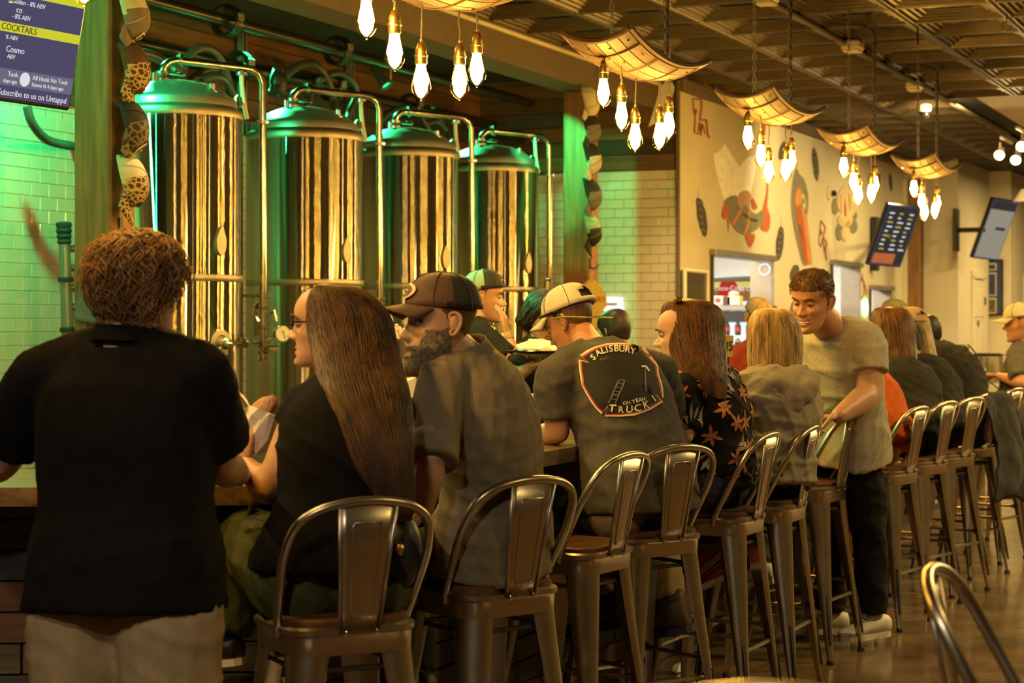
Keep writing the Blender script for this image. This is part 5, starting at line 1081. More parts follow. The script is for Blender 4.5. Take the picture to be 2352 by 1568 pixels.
# far figures
def far(key, label, px, py, D, face, shirt, capc=None, hairm='hair_dark', sleeve=.7, hs=1.0, neck=(0, 62), half=48, patch=None, seed=90, staff=True, bill=None, prof=MALE, turn=0, rev=False):
    k = F / D; f2 = Vector((face.x, face.y, 0)).normalized(); r = f2.cross(UP); c = P(px, py, D); nk = c - UP * .19 - f2 * .05; sh = .17
    J = dict(head=c, neck=nk, shL=nk - r * sh - UP * .06, shR=nk + r * sh - UP * .06, elL=nk - r * (sh + .06) - UP * .33, elR=nk + r * (sh + .06) - UP * .33, wrL=nk - r * .16 - UP * .38 + f2 * .22, wrR=nk + r * .16 - UP * .38 + f2 * .22, pel=nk - UP * .52)
    pp = person(key, label, J, face=face, prof=prof, shirt=shirt, sleeve=sleeve, pants='jean_black', sit=False, hairm=hairm, buzz=1, hs=hs, seed=seed, vox=.014, sinf=.018, hem=-.08)
    if capc: cap_parts(pp['body'], pp['M'] @ Matrix.Translation((0, -.004, -.002)) @ (Matrix.Rotation(math.pi, 4, 'Z') if rev else Matrix.Identity(4)), capc, bill or capc[0], patch, 1.02)
    return pp
far('tancap', 'person in red shirt and tan cap with dark patch, behind the blonde woman', 1740, 730, 12.6, dirv(.38, -.75, -.5), 'red_cloth', ('cap_tan', 'cap_tan'), patch=(.03, .022, 'patch_brown', 'sq', 'patch_brown'), seed=91)
far('tancap2', 'person in tan cap mostly hidden behind the smiling standing man', 1850, 728, 12.9, dirv(-1, -.15, -.1), 'heather', ('cap_tan', 'cap_tan'), seed=92)
far('olivecap', 'person in olive cap far behind the auburn-haired woman', 2053, 727, 15.0, dirv(-1, .25, 0), 'shirt_grey', ('cap_olive', 'cap_olive'), seed=93)
q = far('darkhead', 'person with dark hair bent low behind the man in the badge shirt', 1413, 765, 11.4, dirv(-.5, .8, -.4), 'shirt_dark', None, seed=94); scalp_shell(q, .02, 'hair_dark', .05, -.03, -.09, .05, 3)
# sitter in orange
po = person('orange', 'person in bright orange top half hidden behind the standing man', dict(head=P(1930, 800, 9.72), neck=P(1958, 868, 9.62), shL=P(1932, 900, 9.46), shR=P(1992, 888, 9.82), elL=P(1925, 985, 9.5), elR=P(1960, 960, 9.9), wrL=P(1880, 985, 9.7), wrR=P(1900, 960, 9.95), pel=P(2022, 1005, 9.42), knL=P(1975, 1190, 9.3), knR=P(2005, 1170, 9.5), anL=P(1972, 1365, 9.45), anR=P(1998, 1350, 9.7)),
  face=dirv(-.6, .7, -.3), b=1.12, shirt='orange_cloth', sinf=.02, hem=-.1, pants=None, hairm='hair_short', buzz=1, sl=.04, seed=95, vox=.013, eyes=False, skin='skin_tan')
for s in 'LR':
    a_ = po['J']['an' + s]; k_ = po['J']['kn' + s]; mesh('sock', tube([lerp(a_, k_, .30), lerp(a_, k_, .12), a_], [.052, .045, .042], 14), 'cap_black', po['body']); shoe(po['body'], a_, dirv(-.85, -.3), 'shoe_white', 'shoe_white')
# auburn woman in black
p9 = person('auburn', 'person with auburn hair in black top, right of the standing man', dict(head=P(2046, 768, 10.5), neck=P(2062, 840, 10.36), shL=P(2030, 868, 10.26), shR=P(2092, 860, 10.56), elL=P(2030, 950, 10.3), elR=P(2080, 940, 10.7), wrL=P(1995, 950, 10.5), wrR=P(2030, 940, 10.8), pel=P(2098, 1000, 10.12)),
  face=dirv(-.55, .8, -.25), hs=.94, prof=FEM, b=1.16, shirt='shirt_dark', sleeve=1.8, sinf=.02, hem=-.04, pants='jean_black', fem=1, hairm='hair_auburn', sl=.05, seed=101, vox=.013, eyes=False)
long_hair(p9, rings((2040, 706, 10.48, 10, .02), (2044, 712, 10.48, 34, .07), (2050, 740, 10.46, 46, .1), (2056, 790, 10.42, 44, .1), (2068, 835, 10.32, 36, .07), (2082, 862, 10.24, 20, .04)), 'hair_auburn', 350, .005, seed=45)
# fair-haired woman with cap
p10 = person('fair', 'person with very long fair hair and tan cap worn backwards, leaning on the bar', dict(head=P(2092, 768, 11.0), neck=P(2108, 832, 10.9), shL=P(2082, 860, 10.8), shR=P(2142, 850, 11.1), elL=P(2085, 930, 10.85), elR=P(2120, 920, 11.2), wrL=P(2060, 930, 11.0), wrR=P(2080, 920, 11.3), pel=P(2158, 985, 10.68)),
  face=dirv(-.6, .75, -.25), hs=.96, prof=FEM, b=1.1, shirt='shirt_dark', sleeve=1.8, sinf=.02, hem=-.04, pants='jean_black', fem=1, hairm='hair_fair', sl=.05, seed=111, vox=.013, eyes=False)
long_hair(p10, rings((2092, 716, 11.0, 12, .03), (2094, 728, 11.0, 34, .08), (2098, 760, 10.98, 38, .095), (2110, 805, 10.9, 36, .08), (2126, 850, 10.8, 30, .06), (2142, 885, 10.74, 20, .04), (2158, 918, 10.7, 8, .02)), 'hair_fair', 350, .005, seed=55)
cap_parts(p10['body'], p10['M'] @ Matrix.Translation((0, -.002, .014)) @ Matrix.Rotation(.1, 4, 'X'), ('cap_tan', 'cap_tan'), 'cap_tan', None, 1.1, True)
mesh('hair_bow', join(ell(P(2092, 738, 10.85), (.05, .03, .02), rotz(.5)), cap_tube([P(2092, 738, 10.84), P(2105, 775, 10.8), P(2112, 800, 10.78)], [.025, .02, .012], 8)), 'cap_black', p10['body'])
# dark-shirted man
p11 = person('hunched', 'person in dark tee shirt hunched over the bar beside the long fair hair', dict(head=P(2128, 775, 11.8), neck=P(2142, 812, 11.7), shL=P(2128, 850, 11.45), shR=P(2182, 820, 11.85), elL=P(2130, 930, 11.5), elR=P(2170, 900, 12.0), wrL=P(2095, 925, 11.7), wrR=P(2120, 900, 12.1), pel=P(2212, 975, 11.45)),
  face=dirv(-.6, .75, -.4), b=1.2, shirt='shirt_dark', sleeve=.7, sinf=.022, hem=-.06, pants='denim', hairm='hair_dark', buzz=1, sl=.07, seed=121, vox=.013, eyes=False)
scalp_shell(p11, .015, 'hair_dark', .05, .0, -.06, .1, 8)
# older man at the right edge
p13 = person('older', 'person in grey tee shirt and pale mesh cap seated at the right edge', dict(head=P(2342, 742, 12.55), neck=P(2350, 795, 12.6), shL=P(2334, 822, 12.42), shR=P(2358, 812, 12.88), elL=P(2346, 880, 12.2), elR=P(2330, 870, 12.95), wrL=P(2292, 862, 12.5), wrR=P(2290, 862, 12.9), pel=P(2318, 965, 12.70)),
  face=dirv(-1, .2, -.12), b=1.15, skin='skin_tan', shirt='shirt_grey', sleeve=.85, sinf=.02, hem=-.08, flare=.1, pants='jean_black', hairm='hair_short', buzz=1, sl=.05, seed=131, vox=.013, hands=dict(L=(dirv(-.8, .4, 0), -UP, dirv(.4, .8), dict(curl=.4))))
cap_parts(p13['body'], p13['M'] @ Matrix.Translation((0, -.004, -.002)), ('cap_cream', 'cap_cream'), 'cap_cream', None, 1.02)
for k_ in ('blonde', 'auburn', 'fair', 'hunched', 'older'):
    for s in 'LR': shoe(PEOPLE[k_]['body'], PEOPLE[k_]['J']['an' + s], dirv(-.8, .5, -.2), 'shoe_white' if k_ != 'hunched' else 'boot', 'sole')
for k_ in ('bartender', 'server', 'tancap', 'tancap2', 'olivecap', 'darkhead'):
    for s in 'LR': shoe(PEOPLE[k_]['body'], PEOPLE[k_]['J']['an' + s], PEOPLE[k_]['fh'], 'leather_black', 'rubber')

# ================================================================== PRINTED AND PAINTED MARKS
mat('badge_black', (.004, .004, .004), .8); mat('badge_white', (.62, .57, .47), .8, 0, .06); mat('badge_red', (.38, .06, .025), .8, 0, .06); mat('badge_grey', (.13, .12, .11), .8)
def onto(pp, key='shirt_vf'):
    v, f = pp[key]; bv = BVHTree.FromPolygons([tuple(p) for p in v], f); o = Vector((0, 0, CZ))
    def fn(px, py, lift=.002):
        d = (P(px, py, 6.0) - o).normalized(); h = bv.ray_cast(o, d)
        return (h[0] + h[1] * (lift if h[1].dot(d) < 0 else -lift)) if h[0] is not None else o + d * 6.7
    return fn
on4 = onto(p4)
C = lambda x, y: (1200 + x / 3.136, 620 + y / 3.136)
out = [(418, 625), (468, 590), (520, 560), (600, 540), (700, 535), (770, 538), (838, 545), (828, 595), (868, 562), (925, 640), (965, 690), (975, 760), (992, 810), (1000, 850), (1008, 925), (958, 905), (1003, 955), (920, 1005), (860, 1030), (800, 1050), (700, 1060), (592, 1058), (612, 985), (570, 1040), (535, 1000), (500, 955), (460, 890), (430, 830), (418, 770), (412, 720), (405, 655), (468, 668)]
cx_, cy_ = 705, 800
def scaled(k): return [C(cx_ + (x - cx_) * k, cy_ + (y - cy_) * k) for x, y in out]
def ringmesh(ks, lift):
    V = [on4(x, y, lift) for k in ks for x, y in scaled(k)]; n = len(out); return V, [(i * n + j, i * n + (j + 1) % n, (i + 1) * n + (j + 1) % n, (i + 1) * n + j) for i in range(len(ks) - 1) for j in range(n)]
bd = mesh('badge_print', ringmesh((.02, .15, .3, .45, .6, .7, .8, .87, .93), .006), 'badge_black', p4['shirt'], ang=180)
mesh('badge_border', ringmesh((.965, 1.0), .0068), 'badge_white', bd, ang=180); mesh('badge_inner_border', ringmesh((.925, .967), .0064), 'badge_red', bd, ang=180)
def letter(ch, x, y, rot, size, m, lift=.0085):
    V, Fc = text(ch, size, Matrix.Identity(4), .0, bold=.022); ca, sa = math.cos(rot), math.sin(rot)
    V = [on4(*C(x + (p.x * ca + p.y * sa), y + (p.x * sa - p.y * ca)), lift) for p in V]
    mesh('badge_letter', (V, Fc), m, bd, smooth=False)
for ch, x, y, r in (('S', 508, 640, -.75), ('A', 545, 607, -.55), ('L', 577, 592, -.35), ('I', 603, 585, -.2), ('S', 632, 580, -.12), ('B', 670, 577, .0), ('U', 710, 580, .08), ('R', 750, 586, .15), ('Y', 787, 596, .25)): letter(ch, x, y, r, 62, 'badge_white')
letter('N.C.', 588, 645, -.4, 34, 'badge_grey')
for ch, x, y, r in (('T', 648, 1000, .1), ('R', 704, 1010, .02), ('U', 766, 1010, -.05), ('C', 824, 1000, -.12), ('K', 880, 978, -.2), ('1', 936, 932, -.6)): letter(ch, x, y, r, 70, 'badge_white')
letter('OH YEAH', 797, 950, -.2, 38, 'badge_white')
def stroke(pts, w, m, lift=.0085):
    V, Fc = [], []
    for (x0, y0), (x1, y1) in zip(pts, pts[1:]):
        dx, dy = x1 - x0, y1 - y0; l = math.hypot(dx, dy) or 1; nx_, ny_ = -dy / l * w, dx / l * w; n = max(1, int(l / 14)); b0 = len(V)
        for k in range(n + 1):
            t = k / n
            for s in (-1, 1): V.append(on4(*C(x0 + dx * t + s * nx_, y0 + dy * t + s * ny_), lift))
        Fc += [(b0 + 2 * k, b0 + 2 * k + 1, b0 + 2 * k + 3, b0 + 2 * k + 2) for k in range(n)]
    mesh('badge_stroke', (V, Fc), m, bd, smooth=False)
stroke([(620, 960), (690, 800)], 5, 'badge_grey'); stroke([(665, 965), (730, 815)], 5, 'badge_grey')
for k in range(6): stroke([(633 + 12 * k, 930 - 27 * k), (676 + 12 * k, 935 - 25 * k)], 3, 'badge_grey')
stroke([(880, 880), (875, 710)], 5, 'badge_grey'); stroke([(848, 705), (880, 702), (905, 738)], 6, 'badge_white')
# floral print
mat('petal', (.42, .13, .035), .8, 0, .2); mat('petal_pale', (.45, .35, .24), .8, 0, .15); mat('leaf_print', (.22, .17, .10), .8, 0, .15)
v5, f5 = p5['shirt_vf']; bv5 = BVHTree.FromPolygons([tuple(p) for p in v5], f5); rg = random.Random(77); pet = {'petal': [], 'petal_pale': [], 'leaf_print': []}
def petal(c, n, a, l, w):
    t = n.orthogonal().normalized(); t2 = n.cross(t); d = t * math.cos(a) + t2 * math.sin(a); s = n.cross(d); pts = []
    for u, k in ((0, .15), (.3, .8), (.55, 1), (.8, .6), (1, 0)):
        for sg in (-1, 1):
            q = c + d * l * u + s * (w * k * sg); h = bv5.find_nearest(q); pts.append(h[0] + h[1] * .003)
    return pts, [(2 * i, 2 * i + 1, 2 * i + 3, 2 * i + 2) for i in range(4)]
cen = []; tries = 0
while len(cen) < 95 and tries < 9000:
    tries += 1; i = rg.randrange(len(f5)); c = sum((v5[k] for k in f5[i]), Vector()) / len(f5[i])
    if all((c - q).length > .052 for q in cen): cen.append(c)
for k, c in enumerate(cen):
    h = bv5.find_nearest(c); n = h[1]; a0 = rg.uniform(0, 6)
    if k % 2 == 0:
        for j in range(6): pet['petal'].append(petal(c, n, a0 + j * 1.05 + rg.uniform(-.2, .2), rg.uniform(.034, .054), .0075))
        for j in range(3): pet['petal_pale'].append(petal(c, n, a0 + .5 + j * 2.1, .02, .003))
    else:
        for j in range(5): pet['leaf_print' if j < 3 else 'petal_pale'].append(petal(c + n.orthogonal() * (j - 2) * .012, n, a0 + (j - 2) * .45, rg.uniform(.05, .08), .007))
for m, L in pet.items(): mesh('floral_print', join(*L), m, p5['shirt'], ang=180, kind='stuff')
mat('tee_print', (.4, .38, .3), .8)
# --- mural
mat('paint_white', (.9, .89, .84), .7, 0, .12, 18, detail=8); mat('paint_grey', (.20, .185, .13), .75, 0, .18, 14); mat('paint_red', (.42, .09, .025), .7, 0, .15, 10); mat('paint_orange', (.58, .25, .06), .7, 0, .12, 10); mat('paint_dark', (.055, .05, .038), .8, 0, .3, 40); mat('paint_cream', (.62, .50, .30), .7, 0, .1, 10); mat('paint_rust', (.34, .06, .035), .8, 0, .1); mat('paint_pink', (.5, .27, .16), .7, 0, .3, 30)
lay = [0]
def K7(x, y): return (1540 + x / 3.564, 200 + y / 3.564)
def paint(name, pts, m, conv=K7, z=None, label=None):
    z = z or 1; lay[0] += 1; q = [PY(*conv(*p), YM - .0015 * z - .00003 * lay[0]) for p in pts]; o = mesh(name, poly(q, (0, -1, 0), .0012), m, WM, smooth=False)
    if label: o['label'] = label
    return o
def smoothpoly(pts, n=3):
    P3 = [Vector((x, y, 0)) for x, y in pts]; L_ = len(P3); outp = []
    for i in range(L_):
        p0, p1, p2, p3 = P3[i - 1], P3[i], P3[(i + 1) % L_], P3[(i + 2) % L_]
        for k in range(n):
            t = k / n; q = .5 * ((2 * p1) + (p2 - p0) * t + (2 * p0 - 5 * p1 + 4 * p2 - p3) * t * t + (3 * p1 - p0 - 3 * p2 + p3) * t ** 3); outp.append((q.x, q.y))
    return outp
paint('painted_fish_head', [(352, 545), (385, 535), (415, 505), (440, 455), (475, 510), (520, 590), (565, 655), (600, 600), (640, 570), (690, 560), (702, 640), (690, 720), (672, 800), (655, 870), (540, 905), (445, 950), (412, 850), (385, 740), (360, 610)], 'paint_white', label='white painted fish plume on the mural')
paint('painted_fish_body', smoothpoly([(440, 930), (520, 885), (600, 930), (650, 1000), (700, 1038), (752, 1008), (760, 1090), (725, 1150), (650, 1198), (600, 1208), (540, 1180), (495, 1110), (460, 1020)]), 'paint_grey', z=2, label='grey painted fish body on the mural')
for pts in ([(445, 960), (470, 975), (490, 1040), (482, 1080), (475, 1192), (464, 1080), (440, 1085), (420, 1055), (425, 1000)], [(755, 1000), (770, 940), (785, 860), (796, 735), (802, 770), (797, 900), (792, 985), (815, 1050), (815, 1130), (795, 1185), (735, 1160), (762, 1090)], [(610, 1210), (650, 1200), (690, 1205), (685, 1260), (655, 1312), (630, 1280)], [(670, 905), (710, 975), (695, 1005), (668, 985)]): paint('painted_fin', smoothpoly(pts, 2), 'paint_red', z=3)
for pts in ([(575, 985), (592, 990), (520, 1135), (498, 1118)], [(640, 1000), (656, 1000), (648, 1120), (617, 1206), (595, 1200), (628, 1110)]): paint('painted_strap', pts, 'paint_orange', z=4)
paint('painted_scales', [(540, 905), (572, 860), (600, 845), (640, 850), (665, 900), (645, 1000), (610, 960), (590, 992), (560, 980)], 'paint_pink', z=3)
for k in range(7): x = 600 + k * 18; y = 1040 + k * 12 if k < 3 else 1080 + (k - 3) * 4; paint('painted_spot', [(x, y - 14), (x + 9, y), (x, y + 16), (x - 9, y)], 'paint_dark', z=5)
paint('painted_pelican', smoothpoly([(1035, 665), (1050, 705), (1085, 740), (1110, 800), (1126, 880), (1128, 960), (1118, 1050), (1098, 1015), (1075, 960), (1040, 990), (1055, 1200), (1095, 1360), (1118, 1450), (1085, 1450), (1050, 1330), (1010, 1150), (990, 1000), (990, 870), (1010, 720)], 2), 'paint_grey', z=2, label='grey painted pelican head on the mural')
paint('painted_beak', [(1028, 968), (1066, 935), (1080, 1040), (1130, 1450), (1104, 1450), (1060, 1230), (1035, 1080)], 'paint_red', z=4); paint('painted_lower_beak', [(1072, 1000), (1115, 1040), (1162, 1450), (1130, 1450), (1086, 1080)], 'paint_orange', z=3)
paint('painted_cheek', smoothpoly([(1050, 825), (1072, 850), (1075, 930), (1056, 968), (1030, 975), (1020, 935), (1024, 860)], 2), 'paint_orange', z=5); paint('painted_eye', smoothpoly([(1078, 872), (1095, 885), (1107, 950), (1096, 1005), (1078, 960)], 2), 'paint_cream', z=5); paint('painted_pupil', smoothpoly([(1086, 905), (1097, 925), (1092, 958), (1082, 940)], 2), 'paint_dark', z=6); paint('painted_nostril', [(1050, 1125), (1057, 1125), (1085, 1240), (1080, 1240)], 'paint_dark', z=6)
def cone(cx, cy, w, h, tilt, stem=True):
    pts = []; rg = random.Random(int(cx))
    for k in range(26):
        a = 2 * math.pi * k / 26; r = 1 + rg.uniform(-.08, .08); x, y = w * math.sin(a) * r, -h * math.cos(a) * r; pts.append((cx + x + y * tilt, cy + y))
    paint('painted_hop', pts, 'paint_dark', z=2)
    for k in range(5): y = cy - h * .7 + k * h * .35; x = cx + (y - cy) * tilt; paint('painted_hop_scale', [(x - w * .5, y - h * .1), (x + w * .4, y + h * .02), (x + w * .35, y + h * .07), (x - w * .5, y - h * .03)], 'paint_grey', z=3)
    if stem: paint('painted_stem', [(cx - h * tilt - 3, cy - h * 1.45), (cx - h * tilt + 3, cy - h * 1.45), (cx - h * tilt + 3, cy - h * .95), (cx - h * tilt - 3, cy - h * .95)], 'paint_cream', z=2)
for a in ((257, 1060, 36, 160, .16), (895, 1275, 30, 142, -.10), (1187, 630, 24, 135, .10), (915, 520, 24, 75, -.2), (1803, 780, 13, 72, .08), (1015, 1520, 34, 68, -.2, False)): cone(*a)
def outline_(pts, w, m='paint_rust'):
    for p, q in zip(pts, pts[1:]):
        dx, dy = q[0] - p[0], q[1] - p[1]; l = math.hypot(dx, dy); nx_, ny_ = -dy / l * w, dx / l * w
        paint('painted_outline', [(p[0] + nx_, p[1] + ny_), (q[0] + nx_, q[1] + ny_), (q[0] - nx_, q[1] - ny_), (p[0] - nx_, p[1] - ny_)], m, z=2)
outline_([(182, 98), (250, 98), (256, 150), (240, 270), (294, 268), (305, 385), (320, 418)], 6); outline_([(182, 98), (190, 200), (205, 240), (195, 372), (225, 385), (242, 285), (250, 400), (262, 300), (285, 385)], 4); paint('painted_mark', [(192, 178), (222, 182), (205, 245)], 'paint_rust', z=2)
outline_([(1232, 1090), (1270, 1150), (1250, 1225), (1278, 1275), (1268, 1340), (1278, 1418)], 4); outline_([(1232, 1090), (1215, 1280), (1232, 1310), (1245, 1235), (1262, 1350), (1278, 1275)], 3); paint('painted_mark', [(1228, 1160), (1248, 1190), (1232, 1215)], 'paint_rust', z=2)
outline_([(1575, 1530), (1548, 1650), (1562, 1735), (1585, 1690), (1582, 1580), (1570, 1560), (1600, 1640), (1606, 1700)], 3); paint('painted_chair', [(732, 300), (780, 300), (770, 430), (755, 420)], 'paint_red', z=2); paint('painted_chair', [(1700, 710), (1722, 715), (1712, 800), (1700, 800)], 'paint_red', z=2)
for cx, cy, w, h, m in ((1420, 930, 55, 110, 'paint_cream'), (1425, 880, 30, 80, 'paint_cream'), (1480, 980, 40, 80, 'paint_cream'), (1430, 1085, 62, 60, 'paint_cream'), (1435, 1195, 36, 66, 'paint_cream'), (1350, 975, 28, 70, 'paint_grey'), (1385, 1185, 32, 72, 'paint_grey'), (1497, 1140, 34, 58, 'paint_grey'), (1507, 1050, 22, 36, 'paint_grey')):
    paint('painted_petal', [(cx + w * math.sin(2 * math.pi * k / 18), cy + h * math.cos(2 * math.pi * k / 18)) for k in range(18)], m, z=2 if m == 'paint_grey' else 3)
for pts in ([(1425, 905), (1436, 960), (1440, 1060), (1425, 1055), (1420, 990)], [(1390, 880), (1396, 880), (1400, 1020), (1394, 1020)], [(1455, 870), (1462, 875), (1475, 1010), (1468, 1010)]): paint('painted_stamen', pts, 'paint_red', z=4)
paint('painted_heart', [(1430, 1120), (1460, 1085), (1475, 1110), (1445, 1150)], 'paint_orange', z=5)
pl = PY(1905, 443, YM - .01); wp = thing('wall_sensor', 'round beige plate with small black sensor on the mural wall', 'sensor', pl - UP * .06); mesh('plate', lathe([(.075, 0), (.075, .012), (.0, .014)], 24, pl + Vector((0, .008, 0)), (0, -1, 0)), 'mural_paint', wp); mesh('sensor_box', cbox(pl + Vector((.1, -.02, 0)), (.06, .05, .06), .008), 'black_gloss', wp)
# ================================================================== KITCHEN BEYOND THE WINDOWS
FX = 18.3; fr0 = thing('drinks_fridge', 'glass-front drinks fridge with a red soda sign seen through the kitchen window', 'fridge', (FX, 5.75, 0))
y0, y1 = 5.25, 6.35
mesh('cabinet', join(cbox((FX + .55, 5.8, .95), (.04, 1.1, 1.9), .01), cbox((FX + .3, y0, .95), (.55, .04, 1.9), .01), cbox((FX + .3, y1, .95), (.55, .04, 1.9), .01), cbox((FX + .3, 5.8, 1.92), (.58, 1.14, .05), .01), cbox((FX + .3, 5.8, .3), (.58, 1.1, .3), .01)), 'black', fr0, smooth=False)
mesh('lit_back', box((FX + .52, 5.8, 1.1), (.02, 1.04, 1.2)), glow('fridge_glow', (.9, .93, .95), 1.1), fr0, smooth=False)
hd = mesh('header_sign', box((FX - .01, 5.8, 1.80), (.02, 1.06, .2)), glow('sign_brown', (.33, .14, .03), 1.0), fr0, smooth=False)
mesh('header_gold', box((FX - .022, 5.8, 1.86), (.004, 1.06, .06)), glow('sign_gold', (.75, .6, .15), 1.0), hd, smooth=False)
MS = lambda y, z, d=.03: frame((FX - d, y, z), (0, -1, 0), (0, 0, 1), (-1, 0, 0))
rd = [(-.16, -.05), (-.12, .08), (-.1, .1), (.1, .1), (.13, .07), (.16, -.05), (.1, -.09), (-.1, -.09)]
pc1 = PX(1675, 668, FX); mesh('red_panel', xf(poly([(x * .7, z * .9, 0) for x, z in rd], UP, .004), MS(pc1.y, 1.80)), glow('sign_red', (.5, .03, .015), 1.0), hd, smooth=False)
mesh('script_lettering', text('Coca-Cola', .066, MS(pc1.y, 1.825, .04) @ Matrix.Shear('XZ', 4, (0, 0)), .002), glow('sign_white', (.85, .8, .7), 1.0), hd, smooth=False); pc2 = PX(1722, 668, FX); mesh('block_lettering', text('ICE COLD', .055, MS(pc2.y, 1.815), .002, bold=.02), 'sign_white', hd, smooth=False)
mat('bottle_dark', (.05, .02, .012), .15); mat('bottle_red', (.45, .05, .03), .4); mat('bottle_clear', (.55, .5, .42), .2); mat('shelf_white', (.8, .8, .78), .4)
bt = {}
def fbottle(m, cap_m, h):
    t = thing('drink_bottle', '', 'bottle', (0, 0, 0), 'bottles in the drinks fridge'); mesh('glass', lathe([(.0, 0), (.03, 0), (.032, h * .3), (.028, h * .45), (.032, h * .6), (.014, h * .85), (.013, h * .95)], 12), m, t); mesh('wrapper', lathe([(.0335, h * .28), (.0335, h * .55)], 12), cap_m, t); mesh('bottle_cap', lathe([(.015, h * .94), (.015, h), (.0, h)], 10), cap_m, t); return t
names = ('first', 'second', 'third', 'fourth', 'fifth', 'sixth', 'seventh', 'eighth')
for r, (z, m, cm, h, l) in enumerate(((1.52, 'bottle_clear', 'bottle_dark', .13, 'pale can-sized bottle on the top fridge shelf'), (1.35, 'bottle_dark', 'bottle_red', .16, 'dark soda bottle with red wrapper on the second fridge shelf'), (1.22, 'bottle_clear', 'bottle_dark', .12, 'pale bottle with dark wrapper on the third fridge shelf'), (1.06, 'bottle_clear', 'bottle_clear', .14, 'clear bottle on the lowest lit fridge shelf'))):
    mesh('shelf', cbox((FX + .25, 5.8, z - .012), (.45, 1.04, .02), .004), 'shelf_white', fr0, smooth=False); b0 = fbottle(m, cm, h); b0['label'] = l
    for k in range(8):
        o = b0 if k == 0 else copy_tree(b0)
        o.location = (FX + .1, 6.22 - .115 * k, z); o['group'] = 'bottles on fridge shelf ' + ('one', 'two', 'three', 'four')[r]
ctr = thing('kitchen_shelf', 'steel kitchen shelf inside the pass-through window', 'shelf', (16.9, 5.6, 1.0)); 
sh0 = PX(1640, 702, 16.6); sh1 = PX(1712, 702, 16.6); mesh('shelf_board', cbox((16.75, (sh0.y + sh1.y) / 2 - .05, sh0.z - .02), (.4, abs(sh1.y - sh0.y) + .3, .05), .005), 'galv', ctr); mesh('dark_rail', cbox((16.72, (sh0.y + sh1.y) / 2 - .05, sh0.z - .10), (.3, abs(sh1.y - sh0.y) + .3, .10), .005), 'black', ctr)
for yy in (sh0.y + .1, sh1.y - .2): mesh('bracket', cbox((16.75, yy, sh0.z - .55), (.04, .04, 1.0), .004), 'galv', ctr)
for px, w, h, m, l in ((1648, .10, .085, 'paper', 'white carton with red label on the kitchen shelf'), (1668, .07, .08, 'patch_brown', 'brown striped carton on the kitchen shelf'), (1684, .12, .085, 'paper', 'wide pale carton beside the brown one on the kitchen shelf')):
    p = PX(px, 702, 16.62); c = mesh('food_carton', cbox((16.68, p.y, sh0.z + .005 + h / 2), (.1, w, h), .004), m, label=l, category='carton', group='cartons on the kitchen shelf')
    if px == 1648: mesh('carton_label', cbox((16.628, p.y, sh0.z + .05), (.003, .05, .04), .001), 'print_red', c)
pw = PX(1682, 672, 16.62); mesh('paper_wad', ell((16.68, pw.y, sh0.z + .110), (.05, .05, .028), n=10, m=6), 'paper', label='bright white wad of paper on top of a carton in the kitchen', category='paper')
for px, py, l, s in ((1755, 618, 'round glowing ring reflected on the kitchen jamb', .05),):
    q = PX(px, py, 16.9); mesh('ring_reflection', ring(Vector((16.92, q.y, q.z)), s, .008, 'x', 22, 6), glow('ring_reflection_glow', (1, .95, .85), 1.2), label='glowing white ring painted as a reflection on the kitchen window jamb', category='painted reflection')  # glowing ring stands in for a reflection in the steel jamb
# free-standing poster frame left of the window
bp_ = thing('poster_frame', 'tall aluminium poster frame with grey film beside the kitchen window', 'poster frame', PY(1597, 830, YM - .05)); a_, b_, c_, d_ = PY(1570, 620, YM - .04), PY(1622, 625, YM - .04), PY(1622, 850, YM - .04), PY(1570, 850, YM - .04)
mat('poster_film', (.06, .05, .035), .2, 0, .2, 6); mesh('film', poly([a_, b_, c_, d_], (0, -1, 0), .006), 'poster_film', bp_, smooth=False)
for p, q in ((a_, b_), (b_, c_), (a_, d_), (d_, c_)): mesh('rail', tube([p + Vector((0, -.01, 0)), q + Vector((0, -.01, 0))], .017, 8), 'white_plastic', bp_)
# neon and wall sign
pn_ = PY(1987, 706, YM - .06); nt_ = thing('neon_sign', 'small green-edged neon loop on the mural wall', 'neon sign', pn_ - UP * .07); mesh('white_tube', tube([pn_ + Vector((.045 * math.sin(a) * 1.6, 0, .08 * math.cos(a))) for a in [2 * math.pi * k / 18 for k in range(18)]], .014, 8, loop=True), glow('neon_white', (.8, 1, .6), 6), nt_); mesh('green_tube', tube([pn_ + Vector((.1 * math.sin(a) * 1.6, .01, .11 * math.cos(a))) for a in [math.pi * (.1 + .8 * k / 10) for k in range(11)]], .01, 6), glow('neon_green', (.1, 1, .05), 3), nt_)
q0, q1, q2, q3 = [PX(x, y, 14.235) for x, y in ((1384, 681), (1432, 683), (1432, 716), (1384, 714))]
ws_ = mesh('lit_notice', poly([q0, q1, q2, q3], (-1, 0, 0), .02), glow('notice_white', (.95, .93, .82), 1.3), label='bright white lit notice below the hanging yellow shirt', category='notice', smooth=False); mesh('notice_line', cbox((q0 + q2) / 2 + Vector((-.024, 0, .0)), (.004, .09, .02), .001), 'paint_orange', ws_)
